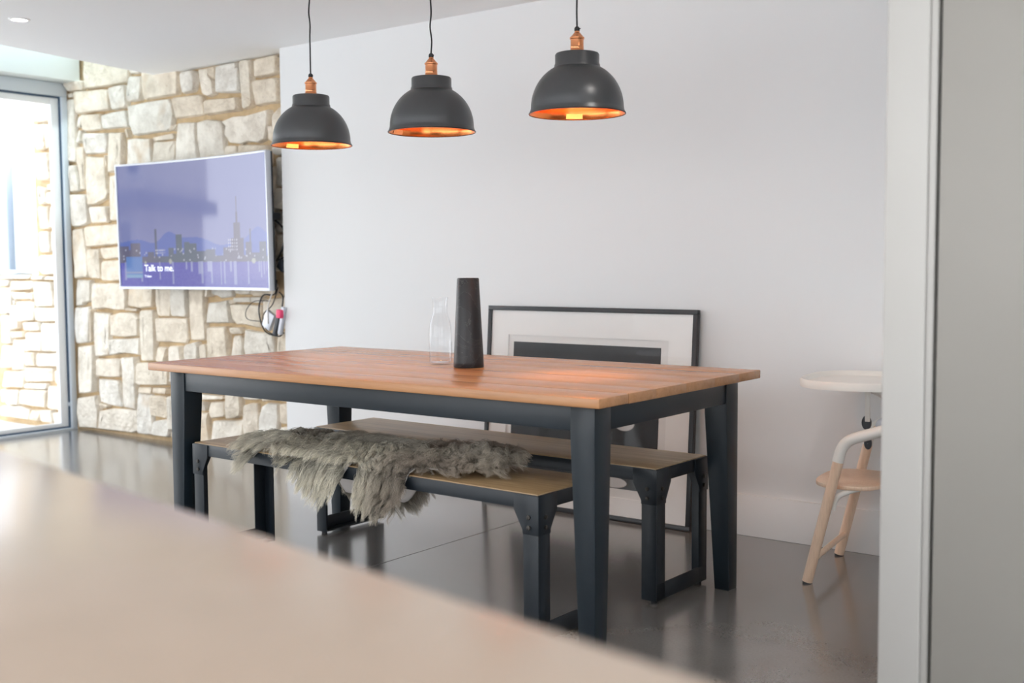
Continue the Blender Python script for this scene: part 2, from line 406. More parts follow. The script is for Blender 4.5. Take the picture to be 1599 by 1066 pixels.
# stone wall, inside and running on outside past the glass
ws = MB()
ws.box(-4.965, -2.10, YM, 1.6, -0.05, 3.0).box(-9.0, -4.965, YM, 1.6, -0.05, 1.075)
wstone = struct('wall_stone', ws, M['mortar'], smooth=False)
STONES = """-4248,2569 -3740,2509 -3750,2322 -3953,2317 -4223,2329 -4243,2420
-4474,2391 -4271,2389 -4275,2325 -4451,2330
-4367,2319 -4037,2304 -3962,2301 -3958,2165 -4346,2170
-3950,2309 -3763,2309 -3774,2167 -3945,2164
-3725,2489 -3608,2475 -3618,2361 -3731,2377
-3730,2354 -3618,2352 -3618,2196 -3733,2193
-3589,2473 -3218,2430 -3225,2197 -3460,2193 -3579,2195 -3587,2273
-4477,2279 -4392,2276 -4382,2077 -4374,1850 -4473,1851 -4493,2086
-4457,2316 -4390,2319 -4387,2290 -4454,2291
-4347,2153 -4292,2155 -4290,2078 -4355,2081
-4278,2159 -4071,2147 -4062,2048 -4272,2047
-4051,2140 -3787,2144 -3768,2106 -3750,2035 -4047,2045
-3742,2169 -3584,2175 -3318,2180 -3291,2128 -3278,2074 -3304,1991 -3357,1975 -3486,1978 -3696,1980 -3736,2057
-3187,2326 -3044,2317 -3042,2271 -3063,2201 -3185,2191 -3193,2256
-3019,2327 -2921,2325 -2913,2275 -2886,2242 -2872,2159 -2924,2156 -2976,2169 -3004,2250
-2914,2320 -2856,2326 -2865,2265 -2876,2249 -2906,2278
-2848,2332 -2654,2331 -2652,2289 -2623,2290 -2621,2152 -2707,2156 -2841,2165 -2853,2243
-2618,2333 -2530,2331 -2524,2238 -2523,2059 -2605,2046 -2610,2176
-2498,2328 -2291,2326 -2294,2221 -2388,2221 -2496,2216
-2499,2206 -2295,2201 -2287,2063 -2495,2059 -2505,2141
-3255,2174 -2990,2171 -2991,2054 -3069,2050 -3257,2050
-2967,2134 -2829,2130 -2648,2121 -2638,2045 -2964,2043
-2807,1999 -2699,2012 -2574,2009 -2375,2029 -2370,2004 -2390,1945 -2415,1864 -2476,1844 -2579,1861 -2632,1848 -2745,1862 -2783,1916 -2781,1967
-3240,2022 -3049,2013 -3055,1954 -3041,1883 -3034,1795 -3032,1752 -3263,1765 -3253,1898
-3025,2011 -2930,2014 -2814,2000 -2788,1964 -2785,1865 -2781,1805 -2780,1737 -3018,1751 -3032,1909
-2333,1993 -2269,2032 -2233,2029 -2238,1843 -2318,1857 -2332,1928
-2385,1932 -2347,1933 -2333,1891 -2344,1834 -2387,1854
-2769,1847 -2678,1845 -2683,1731 -2773,1736
-2665,1844 -2394,1830 -2382,1804 -2379,1713 -2669,1730
-2332,1809 -2282,1814 -2233,1810 -2235,1760 -2334,1764
-2321,1755 -2235,1754 -2234,1582 -2321,1587
-2373,1696 -2333,1702 -2334,1534 -2372,1535
-2324,1578 -2241,1575 -2238,1444 -2328,1455
-2373,1527 -2334,1527 -2339,1364 -2378,1357
-2328,1447 -2239,1435 -2236,1321 -2332,1323
-2378,1349 -2339,1356 -2344,1215 -2376,1215
-2332,1314 -2230,1312 -2228,1189 -2336,1190
-2377,1207 -2344,1207 -2347,1099 -2380,1099
-2337,1182 -2228,1181 -2231,1098 -2339,1099
-3285,2013 -3248,2015 -3253,1973 -3283,1973
-3794,2024 -3757,2026 -3756,1972 -3792,1968
-4262,2031 -3999,2018 -3994,1947 -4014,1887 -4261,1896 -4269,1952
-3978,2017 -3839,2011 -3828,1912 -3833,1805 -3860,1755 -3984,1757 -3989,1899
-3773,1960 -3588,1948 -3510,1945 -3518,1868 -3517,1722 -3813,1734 -3786,1858
-3487,1948 -3283,1960 -3273,1941 -3292,1925 -3484,1927
-3488,1921 -3278,1917 -3270,1852 -3273,1709 -3498,1721
-4339,2061 -4295,2058 -4289,1973 -4344,1973
-4354,1948 -4284,1946 -4285,1822 -4284,1659 -4328,1656 -4334,1766 -4353,1826
-4451,1829 -4370,1829 -4351,1777 -4341,1732 -4337,1654 -4439,1646 -4450,1758
-4253,1881 -4062,1861 -4045,1789 -4035,1664 -4016,1625 -4044,1583 -4173,1552 -4242,1548 -4258,1723
-4036,1869 -4001,1871 -3997,1824 -4020,1783 -4030,1826
-3998,1736 -3756,1744 -3768,1429 -4011,1435
-4430,1630 -4302,1629 -4255,1608 -4261,1428 -4328,1412 -4439,1408
-4255,1542 -4020,1538 -4032,1470 -4018,1428 -4248,1423
-4284,1404 -4010,1409 -3878,1413 -3876,1282 -4275,1269
-3863,1417 -3732,1416 -3731,1270 -3865,1270
-4445,1393 -4316,1397 -4295,1306 -4275,1198 -4273,1075 -4287,1058 -4434,1055 -4443,1200
-4263,1252 -4137,1255 -4140,1046 -4261,1051 -4273,1149
-4124,1260 -3723,1268 -3719,1191 -4107,1182
-4117,1167 -3712,1179 -3710,1047 -4048,1032 -4124,1041
-4439,1042 -4253,1045 -4244,964 -4244,900 -4341,888 -4360,868 -4441,862 -4448,962
-4194,1018 -3849,1020 -3845,944 -3842,848 -3957,846 -4083,853 -4212,841 -4208,925
-4224,1018 -4203,1013 -4208,925 -4225,920
-3816,1020 -3531,1021 -3534,868 -3688,861 -3824,872 -3833,929
-3511,1021 -3347,1022 -3361,880 -3365,812 -3498,811 -3521,901
-3829,860 -3720,855 -3725,836 -3830,844
-4441,849 -4272,860 -4279,741 -4295,614 -4438,599 -4454,711
-4264,845 -4238,841 -4231,668 -4242,618 -4273,622 -4263,717
-4222,826 -4047,823 -4052,645 -4062,532 -4213,521 -4228,718
-4009,806 -3892,828 -3745,826 -3703,794 -3713,676 -3868,666 -4017,666
-3688,846 -3535,849 -3529,738 -3543,520 -3689,511 -3688,686
-3503,800 -3194,807 -3196,676 -3224,646 -3511,644
-3333,1023 -3189,1024 -3187,893 -3194,812 -3354,811
-3174,1024 -3016,1025 -3016,852 -3013,669 -3171,668 -3176,803
-2989,910 -2794,924 -2782,870 -2757,814 -2765,789 -3001,781 -2995,830
-2771,900 -2720,905 -2473,897 -2484,765 -2526,768 -2624,778 -2718,780 -2757,814
-2988,1025 -2949,1025 -2952,946 -2987,941
-2938,1025 -2749,1026 -2752,942 -2855,936 -2896,949 -2938,955
-2735,1026 -2559,1027 -2565,961 -2664,960 -2731,966
-2550,1027 -2357,1028 -2360,957 -2559,951
-2705,940 -2572,948 -2570,916 -2666,913 -2706,916
-2559,946 -2462,948 -2463,912 -2560,912
-2766,924 -2715,934 -2710,908 -2760,900
-2443,935 -2254,950 -2223,951 -2222,766 -2458,757 -2450,821
-2998,754 -2793,767 -2793,682 -2787,559 -3003,544
-2749,762 -2665,762 -2653,725 -2747,720
-2754,709 -2680,716 -2665,660 -2672,564 -2763,560
-2635,756 -2559,746 -2373,730 -2360,655 -2362,579 -2645,566 -2656,643
-2335,740 -2266,759 -2216,760 -2215,586 -2340,580
-3393,621 -3269,630 -3245,574 -3247,528 -3394,521
-3516,616 -3424,615 -3428,520 -3513,516
-3213,635 -3092,662 -3086,635 -3093,545 -3221,539 -3226,584
-3078,644 -3010,651 -3010,549 -3082,545
-4423,581 -4236,595 -4228,512 -4231,383 -4241,273 -4424,251 -4432,422
-4040,647 -3853,656 -3710,665 -3709,611 -3712,549 -3817,557 -3916,555 -4034,535 -4043,588
-4206,505 -3926,520 -3936,394 -4213,384
-4206,364 -3975,372 -3955,354 -3947,282 -3909,212 -3926,196 -4069,190 -4189,207 -4210,285
-3913,526 -3753,538 -3741,457 -3758,361 -3759,265 -3767,188 -3902,188 -3906,265 -3917,376
-3719,501 -3394,512 -3393,373 -3722,353 -3741,367
-3727,339 -3595,347 -3597,300 -3725,301
-3572,346 -3417,353 -3419,311 -3573,311
-4431,220 -4230,248 -4215,199 -4196,151 -4216,25 -4429,12 -4446,112
-4183,147 -4071,168 -3919,181 -3771,183 -3762,126 -3762,39 -3828,29 -4011,23 -4203,21 -4204,91
-4180,202 -4086,189 -4096,173 -4174,163
-3732,305 -3597,299 -3603,176 -3591,101 -3583,36 -3738,32 -3754,126 -3748,237
-3582,296 -3419,300 -3414,237 -3426,152 -3589,158
-3567,127 -3399,154 -3401,33 -3571,32
-3371,513 -3134,525 -3139,402 -3377,388
-3378,374 -3103,391 -3098,341 -3372,324
-3396,304 -3223,320 -3225,99 -3406,89
-3384,72 -3225,94 -3221,35 -3386,34
-3350,153 -3120,167 -3127,-16 -3350,-24
-3091,337 -2843,339 -2841,322 -3049,299 -3096,305
-3089,287 -3010,286 -3023,233 -3095,230
-2978,290 -2838,307 -2832,274 -2831,212 -2975,192 -2988,236
-2817,394 -2684,402 -2682,267 -2690,232 -2732,213 -2818,200 -2822,275
-3099,218 -3006,223 -3011,171 -2999,118 -2981,56 -2983,-3 -3112,-10
-2961,179 -2712,204 -2678,211 -2678,119 -2685,22 -2969,-1
-2658,295 -2607,314 -2542,308 -2534,244 -2537,148 -2545,26 -2671,23 -2668,198
-2500,298 -2450,323 -2367,320 -2357,240 -2363,163 -2370,26 -2525,28 -2522,227
-2329,323 -2229,338 -2233,212 -2333,208
-2330,187 -2233,200 -2232,27 -2338,29
-3080,423 -2833,433 -2836,362 -3090,350
-2653,422 -2505,428 -2508,336 -2653,330
-2489,429 -2351,440 -2354,342 -2489,333
-2329,441 -2226,447 -2229,351 -2332,340
-3307,522 -3028,535 -3032,439 -3312,424
-3002,536 -2816,545 -2820,443 -3007,433
-2792,547 -2542,559 -2546,444 -2796,429
-2518,560 -2236,573 -2240,462 -2522,445
-4912,2302 -4650,2285 -4646,2149 -4789,2150 -4915,2164
-4910,2153 -4783,2147 -4785,2019 -4769,1985 -4789,1959 -4853,1957 -4899,2028
-4771,2142 -4684,2135 -4683,1962 -4758,1961
-4918,1937 -4703,1934 -4691,1746 -4879,1748
-4647,2136 -4580,2130 -4580,1945 -4665,1951
-4679,1925 -4593,1920 -4592,1747 -4672,1748
-4897,2344 -4653,2334 -4656,2289 -4893,2304
-4630,2306 -4570,2300 -4573,2143 -4640,2148
-4895,2459 -4574,2425 -4568,2326 -4902,2365
-4895,1708 -4763,1689 -4751,1587 -4885,1572
-4755,1715 -4607,1708 -4609,1668 -4745,1674
-4746,1664 -4610,1662 -4603,1571 -4745,1573
-4885,1562 -4746,1563 -4750,1401 -4877,1401
-4721,1562 -4604,1565 -4607,1411 -4725,1411
-4884,1384 -4764,1385 -4761,1239 -4882,1234
-4745,1388 -4652,1386 -4648,1244 -4736,1239
-4627,1382 -4584,1381 -4594,1230 -4631,1231
-4883,1216 -4693,1221 -4677,1083 -4847,1079 -4890,1100
-4662,1221 -4588,1220 -4585,1073 -4665,1079
-5435,1041 -5304,1041 -5342,995 -5439,991
-5271,1034 -4979,1032 -4975,987 -5009,969 -5276,964
-5284,949 -5063,955 -5060,899 -5288,894
-5044,945 -4977,956 -4975,897 -5047,897
-5440,980 -5295,985 -5302,793 -5454,786
-5200,883 -4976,886 -4985,747 -5197,735
-5284,853 -5223,854 -5208,681 -5297,672
-4953,1029 -4743,1029 -4748,856 -4965,845
-4705,1036 -4600,1037 -4593,858 -4717,853
-4959,838 -4593,848 -4593,750 -4895,739 -4972,748
-5137,733 -4921,738 -4906,677 -5135,666
-5129,659 -4900,666 -4890,528 -5139,518
-4883,729 -4643,739 -4643,538 -4877,525
-5454,779 -5309,782 -5311,568 -5470,562
-5291,658 -5149,662 -5145,620 -5294,611
-5295,600 -5146,609 -5149,376 -5304,371
-5471,551 -5312,557 -5310,385 -5484,373
-5140,507 -4981,514 -4988,416 -5140,404
-4962,511 -4669,527 -4669,425 -4968,413
-4638,528 -4582,531 -4577,409 -4652,405
-5281,889 -5227,886 -5229,861 -5283,857
-4618,739 -4581,740 -4587,544 -4631,542
-5433,1070 -5254,1077 -5028,1073 -5030,1049 -5435,1045
-5003,1067 -4822,1070 -4837,1043 -5004,1042
-4810,1067 -4598,1060 -4600,1040 -4811,1043
-5443,359 -5149,374 -5157,250 -5474,227
-5141,396 -4763,415 -4776,318 -5141,293
-5135,283 -4854,296 -4856,254 -5145,243
-4733,396 -4590,397 -4596,305 -4733,296
-5496,214 -5405,220 -5419,121 -5503,112
-5391,217 -5233,227 -5248,115 -5392,105
-5212,232 -4850,248 -4865,118 -5227,120
-4829,280 -4584,295 -4583,118 -4840,113
-5505,90 -5241,108 -5108,93 -5101,1 -5512,-10
-5082,89 -4963,100 -4983,0 -5082,-3
-4944,98 -4783,107 -4783,6 -4964,-3
-4765,94 -4596,100 -4589,12 -4765,2"""
polys = []
for ln in STONES.strip().splitlines():
    p = [tuple(int(c) / 1000 for c in t.split(',')) for t in ln.split()]
    polys.append(p)
rs = random.Random(3)
# courses behind the screen
z = 1.07
while z < 1.66:
    h = rs.uniform(0.15, 0.2); x = -3.52
    while x < -2.45:
        w = rs.uniform(0.13, 0.3)
        polys.append([(x, z), (min(x + w, -2.42), z), (min(x + w, -2.42), z + h), (x, z + h)]); x += w + 0.02
    z += h + 0.018
# courses above the ceiling, in the light shaft
for z0, z1 in ((2.60, 2.76), (2.78, 2.95)):
    x = -4.48
    while x < -3.3:
        w = rs.uniform(0.18, 0.36)
        polys.append([(x, z0), (x + w, z0), (x + w, z1), (x, z1)]); x += w + 0.02

def stone_mesh(p):
    # clean outline, ten or more points
    p = [Vector((a, max(0.012, b))) for a, b in p]
    if sum(q.x for q in p) / len(p) > -3.30:
        p = [Vector((q.x, min(q.y, CEIL - 0.006))) for q in p]
    area = sum(p[i].x * p[(i + 1) % len(p)].y - p[(i + 1) % len(p)].x * p[i].y for i in range(len(p)))
    if area < 0: p = p[::-1]
    # knock the corners off
    q = []
    n = len(p)
    for i in range(n):
        a, b, c = p[i - 1], p[i], p[(i + 1) % n]
        la, lc = (a - b).length, (c - b).length
        d = min(0.010, 0.2 * la, 0.2 * lc)
        ang = (a - b).angle(c - b, 3.1) if la > 1e-5 and lc > 1e-5 else 3.1
        if ang < 2.3 and n < 7:
            q += [b + (a - b).normalized() * d, b + (c - b).normalized() * d]
        else:
            q.append(b)
    while len(q) < 11:
        k = max(range(len(q)), key=lambda i: (q[(i + 1) % len(q)] - q[i]).length)
        q.insert(k + 1, (q[k] + q[(k + 1) % len(q)]) / 2)
    xs = [t.x for t in q]; zs = [t.y for t in q]
    c = Vector(((min(xs) + max(xs)) / 2, (min(zs) + max(zs)) / 2))
    hx, hz = (max(xs) - min(xs)) / 2, (max(zs) - min(zs)) / 2
    if hx < 0.006 or hz < 0.006: return None, None
    jit = min(0.004, 0.06 * min(hx, hz))
    q = [t + Vector((rs.uniform(-jit, jit), rs.uniform(-jit, jit))) for t in q]
    dep = rs.uniform(0.032, 0.050)
    tiltx, tiltz = rs.uniform(-0.010, 0.010), rs.uniform(-0.010, 0.010)
    def ring(d, y, jy):
        kx, kz = min(0.7, d / max(hx, 0.004)), min(0.7, d / max(hz, 0.004))
        out = []
        for t in q:
            r = t - c
            out.append((r.x * (1 - kx), -(y + jy * rs.uniform(-1, 1)) + (tiltx * r.x / hx + tiltz * r.y / hz if y > 0.01 else 0), r.y * (1 - kz)))
        return out
    n = len(q)
    s = min(1.0, min(hx, hz) / 0.05)
    v = ring(-0.001, -0.02, 0) + ring(0.001, dep * 0.72, 0.003 * s) + ring(0.007 * s, dep, 0.003 * s) + ring(0.5 * min(hx, hz), dep + 0.002, 0.006 * s)
    f = []
    for k in range(3):
        f += [(k * n + i, k * n + (i + 1) % n, (k + 1) * n + (i + 1) % n, (k + 1) * n + i) for i in range(n)]
    f.append(tuple(3 * n + i for i in range(n)))
    return MB().add(v, f), (c.x, YM, c.y)

for p in polys:
    mb, loc = stone_mesh(p)
    if mb is None: continue
    o = mb.build('stone', M['stone'], wstone, smooth=True, angle=30)
    o.location = loc

# window of white frames in the outdoor stone wall
win = struct('window_1', MB().box(-4.985, -4.968, 1.30, 1.42, 1.11, 1.75).box(-5.43, -5.38, 1.30, 1.42, 1.11, 1.9).box(-9.0, -5.30, 1.29, 1.44, 1.076, 1.09).box(-7.0, -6.92, 1.30, 1.42, 1.08, 3.0), M['alu_blue'], bevel=0.004)
struct('sash', MB().box(-5.37, -4.99, 1.34, 1.36, 1.09, 2.96), M['alu_white'], win, bevel=0.004)
struct('pane', MB().box(-6.92, -5.44, 1.355, 1.362, 1.11, 3.0), M['glass'], win, smooth=False)

# glazed wall on the left: fixed frame, sliding sashes, glass
struct('wall_left', MB().box(-4.62, -4.50, YR - 0.2, 1.285, 2.385, 3.0).box(-4.62, -4.50, YR - 0.2, -3.51, 0.0, 2.385), M['white'], smooth=False)
def door(name, y0, y1, hinge):
    d = struct(name, MB().box(-4.56, -4.47, y0, y1, 2.295, 2.385).box(-4.56, -4.47, y0, y1, -0.01, 0.012).box(-4.56, -4.47, y1 - 0.04, y1, 0.012, 2.295), M['alu'], bevel=0.003)
    struct('shadow_line', MB().box(-4.535, -4.492, y1 - 0.050, y1 - 0.040, 0.012, 2.295).box(-4.535, -4.492, y0, y1 - 0.05, 2.283, 2.295).box(-4.535, -4.492, y0, y1 - 0.05, 0.012, 0.022), M['shadow_line'], d, smooth=False)  # dark strips painted as the shadow line between frame and sash
    struct('sash', MB().box(-4.535, -4.50, y1 - 0.105, y1 - 0.050, 0.022, 2.283).box(-4.535, -4.50, y0, y0 + 0.055, 0.022, 2.283).box(-4.535, -4.50, y0 + 0.055, y1 - 0.105, 0.022, 0.05).box(-4.535, -4.50, y0 + 0.055, y1 - 0.105, 2.24, 2.283), M['alu_white'], d, bevel=0.002)
    struct('pane', MB().box(-4.521, -4.515, y0 + 0.055, y1 - 0.105, 0.05, 2.24), M['glass'], d, smooth=False)
    if hinge:
        struct('latch', MB().box(-4.50, -4.485, y1 - 0.052, y1 - 0.036, 0.165, 0.19), M['alu'], d, bevel=0.002)
    return d
door('door_1', -1.10, 1.262, True)
door('door_2', -3.50, -1.105, False)
struct('bulkhead', MB().box(-4.50, -4.32, YR, 1.272, 2.386, 2.62), M['beam'], bevel=0.003)
struct('wall_shaft', MB().box(-4.50, -3.0, YS - 0.1, YS, CEIL + 0.4, 3.0).box(-3.55, -3.0, YS, 1.29, CEIL + 0.4, 3.0), M['white'], smooth=False)
sk = struct('skylight', MB().box(-4.50, -4.44, YS, 1.4, 3.0, 3.06).box(-3.2, -3.05, YS, 1.4, 3.0, 3.06), M['alu_white'])
struct('pane', MB().box(-4.44, -3.2, YS, 1.4, 3.02, 3.028), M['roof_glass'], sk, smooth=False)

# ------------------------------------------------------------------ downlight
def lathe_part(prof, name, mat, parent, seg=40, **kw):
    return MB().lathe(prof, seg).build(name, mat, parent, **kw)
M['lens'] = emit('downlight_glow', (1, 0.95, 0.88), 6.0)
def downlight(label, x, y):
    dl = thing('downlight', label, 'downlight', (x, y, CEIL), 0, 'recessed ceiling downlights')
    lathe_part([(0.036, -0.001), (0.038, -0.006), (0.050, -0.004), (0.051, 0.0)], 'rim', M['trim'], dl)
    lathe_part([(0.0005, -0.003), (0.036, -0.003)], 'lens', M['lens'], dl)
    sl = bpy.data.lights.new('downlight_beam', 'SPOT'); sl.energy = 15.0; sl.color = (1.0, 0.93, 0.86); sl.spot_size = R(140); sl.spot_blend = 0.7; sl.shadow_soft_size = 0.04
    so_ = bpy.data.objects.new('downlight_beam', sl); COL.objects.link(so_); so_.parent = dl; so_.location = (0, 0, -0.012)
downlight('small round recessed ceiling downlight with white rim near the skylight edge', -2.566, -0.128)
for lb, x, y in (('added unseen ceiling downlight above the open floor right of the table', 1.55, -0.35), ('added unseen ceiling downlight between the table and the island', -0.4, -1.7), ('added unseen ceiling downlight above the island', 1.3, -2.0), ('added unseen ceiling downlight behind the tall cabinet', 3.3, -0.2), ('added unseen ceiling downlight by the glazed wall, away from the stone wall', -2.566, -2.1)):  # out of view, added to brighten the floor and lower wall
    downlight(lb, x, y)

# ------------------------------------------------------------------ tall cabinet at the right
tcb = thing('tall_cabinet', 'tall flat grey-white cabinet with a dark vertical shadow gap at the right edge', 'cabinet', (0, 0, 0))
YC = -0.809
MB().box(1.930, 2.655, YC + 0.05, -0.46, 0.0, CEIL - 0.002).build('body', M['gap'], tcb, smooth=False)
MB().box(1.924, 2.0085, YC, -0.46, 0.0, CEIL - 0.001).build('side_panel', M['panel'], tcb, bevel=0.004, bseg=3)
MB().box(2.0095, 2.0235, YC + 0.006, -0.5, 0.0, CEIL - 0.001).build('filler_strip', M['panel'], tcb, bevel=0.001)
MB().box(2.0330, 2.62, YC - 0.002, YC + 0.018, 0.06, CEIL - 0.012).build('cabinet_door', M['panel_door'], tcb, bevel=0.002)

# ------------------------------------------------------------------ kitchen island in the foreground
A0 = Vector((1.335, -2.358)); A1 = Vector((2.443, -2.541))
ed = (A1 - A0).normalized(); en = Vector((ed.y, -ed.x))
if en.y > 0: en = -en
isl_rot = math.atan2(ed.y, ed.x)
isl = thing('kitchen_island', 'pale kitchen island cabinet under the blurred stone worktop in the foreground', 'island', (A0.x, A0.y, 0), isl_rot)
MB().box(-0.55, 1.35, -0.68, -0.05, 0.0, 0.86).build('cabinet_body', M['panel'], isl, bevel=0.003)
wt = MB().box(-0.60, 1.40, -0.72, 0.0, 0.861, 0.90).build('worktop', M['worktop'], None, bevel=0.004, bseg=3)
wt.location = (A0.x, A0.y, 0); wt.rotation_euler = (0, 0, isl_rot)
tag(wt, 'glossy pale beige stone worktop blurred across the lower left foreground', 'worktop')

# ------------------------------------------------------------------ dining table
TW, TD, TH = 2.080, 1.0205, 0.760
tb = thing('dining_table', 'long dining table with orange-brown wooden top and dark blue legs', 'table', (0, 0, 0))
cuts = [-TD / 2, -0.355, -0.201, -0.018, 0.17, 0.345, TD / 2]
for a, c2 in zip(cuts[:-1], cuts[1:]):
    o = MB().box(-TW / 2, TW / 2, a + 0.00002, c2 - 0.00002, TH - 0.029, TH).build('plank', M['tabletop'], tb, bevel=0.0004 if abs(a) < 0.5 and abs(c2) < 0.5 else 0.004, bseg=2)
for sx in (-1, 1):
    for sy in (-1, 1):
        X, Y = sx * (TW / 2 - 0.055), sy * (TD / 2 - 0.062)
        xi, yi = X - sx * 0.085, Y - sy * 0.085
        xb, yb = X - sx * 0.056, Y - sy * 0.060
        zt, zm = TH - 0.030, 0.62
        lg = MB()
        def rect(x0, x1, y0, y1, z):
            xa, xb_ = min(x0, x1), max(x0, x1); ya, yb_ = min(y0, y1), max(y0, y1)
            return [(xa, ya, z), (xb_, ya, z), (xb_, yb_, z), (xa, yb_, z)]
        r0, r1, r2 = rect(X, xb, Y, yb, 0.0), rect(X, xi, Y, yi, zm), rect(X, xi, Y, yi, zt)
        lg.add(r0 + r1 + r2, [(3, 2, 1, 0), (8, 9, 10, 11)] + [(i + k * 4, (i + 1) % 4 + k * 4, (i + 1) % 4 + 4 + k * 4, i + 4 + k * 4) for k in (0, 1) for i in range(4)])
        lg.build('leg', M['navy'], tb, bevel=0.003)
lx, ly = TW / 2 - 0.055, TD / 2 - 0.062
for sy in (-1, 1):
    y1 = sy * (ly - 0.004); y0 = y1 - sy * 0.024
    MB().box(-lx + 0.086, lx - 0.086, min(y0, y1), max(y0, y1), 0.652, TH - 0.030).build('apron', M['navy'], tb, bevel=0.002)
for sx in (-1, 1):
    x1 = sx * (lx - 0.004); x0 = x1 - sx * 0.024
    MB().box(min(x0, x1), max(x0, x1), -ly + 0.086, ly - 0.086, 0.652, TH - 0.030).build('apron', M['navy'], tb, bevel=0.002)

# ------------------------------------------------------------------ two benches
BL, BW, BH = 1.665, 0.340, 0.457
def make_bench(label, loc, rz):
    t = thing('bench', label, 'bench', loc, rz, 'benches under the dining table')
    hx, hy = BL / 2, BW / 2
    MB().box(-hx + 0.003, hx - 0.003, -hy + 0.003, hy - 0.003, BH - 0.016, BH).build('seat', M['benchtop'], t, bevel=0.0015)
    for sy in (-1, 1):
        MB().box(-hx, hx, min(sy * hy, sy * (hy - 0.005)), max(sy * hy, sy * (hy - 0.005)), BH - 0.047, BH - 0.0035).box(-hx + .01, hx - .01, min(sy * (hy - .005), sy * (hy - 0.04)), max(sy * (hy - .005), sy * (hy - 0.04)), BH - 0.021, BH - 0.0165).build('rail', M['iron'], t, bevel=0.001)
    for sx in (-1, 1):
        xa, xb = sorted((sx * hx, sx * (hx - 0.005)))
        MB().box(xa, xb, -hy + 0.005, hy - 0.005, BH - 0.047, BH - 0.0035).build('end_rail', M['iron'], t, bevel=0.001)
        # floor bar of the end frame (angle section)
        xc, xd = sorted((sx * (hx - 0.005), sx * (hx - 0.050)))
        MB().box(xa, xb, -hy + 0.006, hy - 0.006, 0.012, 0.068).box(xc, xd, -hy + 0.006, hy - 0.006, 0.012, 0.017).build('floor_bar', M['iron'], t, bevel=0.001)
        for sy in (-1, 1):
            ya, yb = sorted((sy * hy, sy * (hy - 0.006)))
            x2, x3 = sorted((sx * hx, sx * (hx - 0.057)))
            y2, y3 = sorted((sy * (hy - 0.006), sy * (hy - 0.057)))
            x4, x5 = sorted((sx * hx, sx * (hx - 0.006)))
            leg = MB().box(x2, x3, ya, yb, 0.012, BH - 0.006).box(x4, x5, y2, y3, 0.012, BH - 0.006).build('leg', M['iron'], t, bevel=0.001)
            fo = MB().lathe([(0.0005, 0), (0.012, 0), (0.012, 0.009), (0.007, 0.010), (0.007, 0.0145)], 16, (sx * (hx - 0.022), sy * (hy - 0.022), 0)).build('foot', M['cord'], leg)
            # corner gussets on the long and the short face, with bolts
            g = [(0, BH - 0.005), (0.092, BH - 0.005), (0.092, BH - 0.052), (0.060, BH - 0.110), (0.060, BH - 0.122), (0, BH - 0.122)]
            gp = MB().prism([(sx * (hx + 0.003) - sx * a, z) for a, z in g], sy * hy, sy * (hy + 0.0035), 'y').build('gusset', M['iron'], t, bevel=0.0008)
            gs = MB().prism([(sy * (hy + 0.003) - sy * a, z) for a, z in g], sx * hx, sx * (hx + 0.0035), 'x').build('gusset', M['iron'], t, bevel=0.0008)
            for z in (BH - 0.070, BH - 0.101):
                b1 = MB().prism([(0.0075 * math.cos(k * math.pi / 3), 0.0075 * math.sin(k * math.pi / 3)) for k in range(6)], 0, sy * 0.005, 'y')
                o = b1.build('bolt', M['bolt'], gp, bevel=0.001); o.location = (sx * (hx - 0.032), sy * (hy + 0.0035), z)
                b2 = MB().prism([(0.0075 * math.cos(k * math.pi / 3), 0.0075 * math.sin(k * math.pi / 3)) for k in range(6)], 0, sx * 0.005, 'x')
                o = b2.build('bolt', M['bolt'], gs, bevel=0.001); o.location = (sx * (hx + 0.0035), sy * (hy - 0.030), z)
    return t
FB = make_bench('wooden-topped steel bench draped with a grey-brown sheepskin, nearer the camera', (-0.030, -0.282, 0), -0.0186)
make_bench('wooden-topped steel bench with a bare seat, behind the sheepskin bench', (0.038, 0.281, 0), -0.0186)

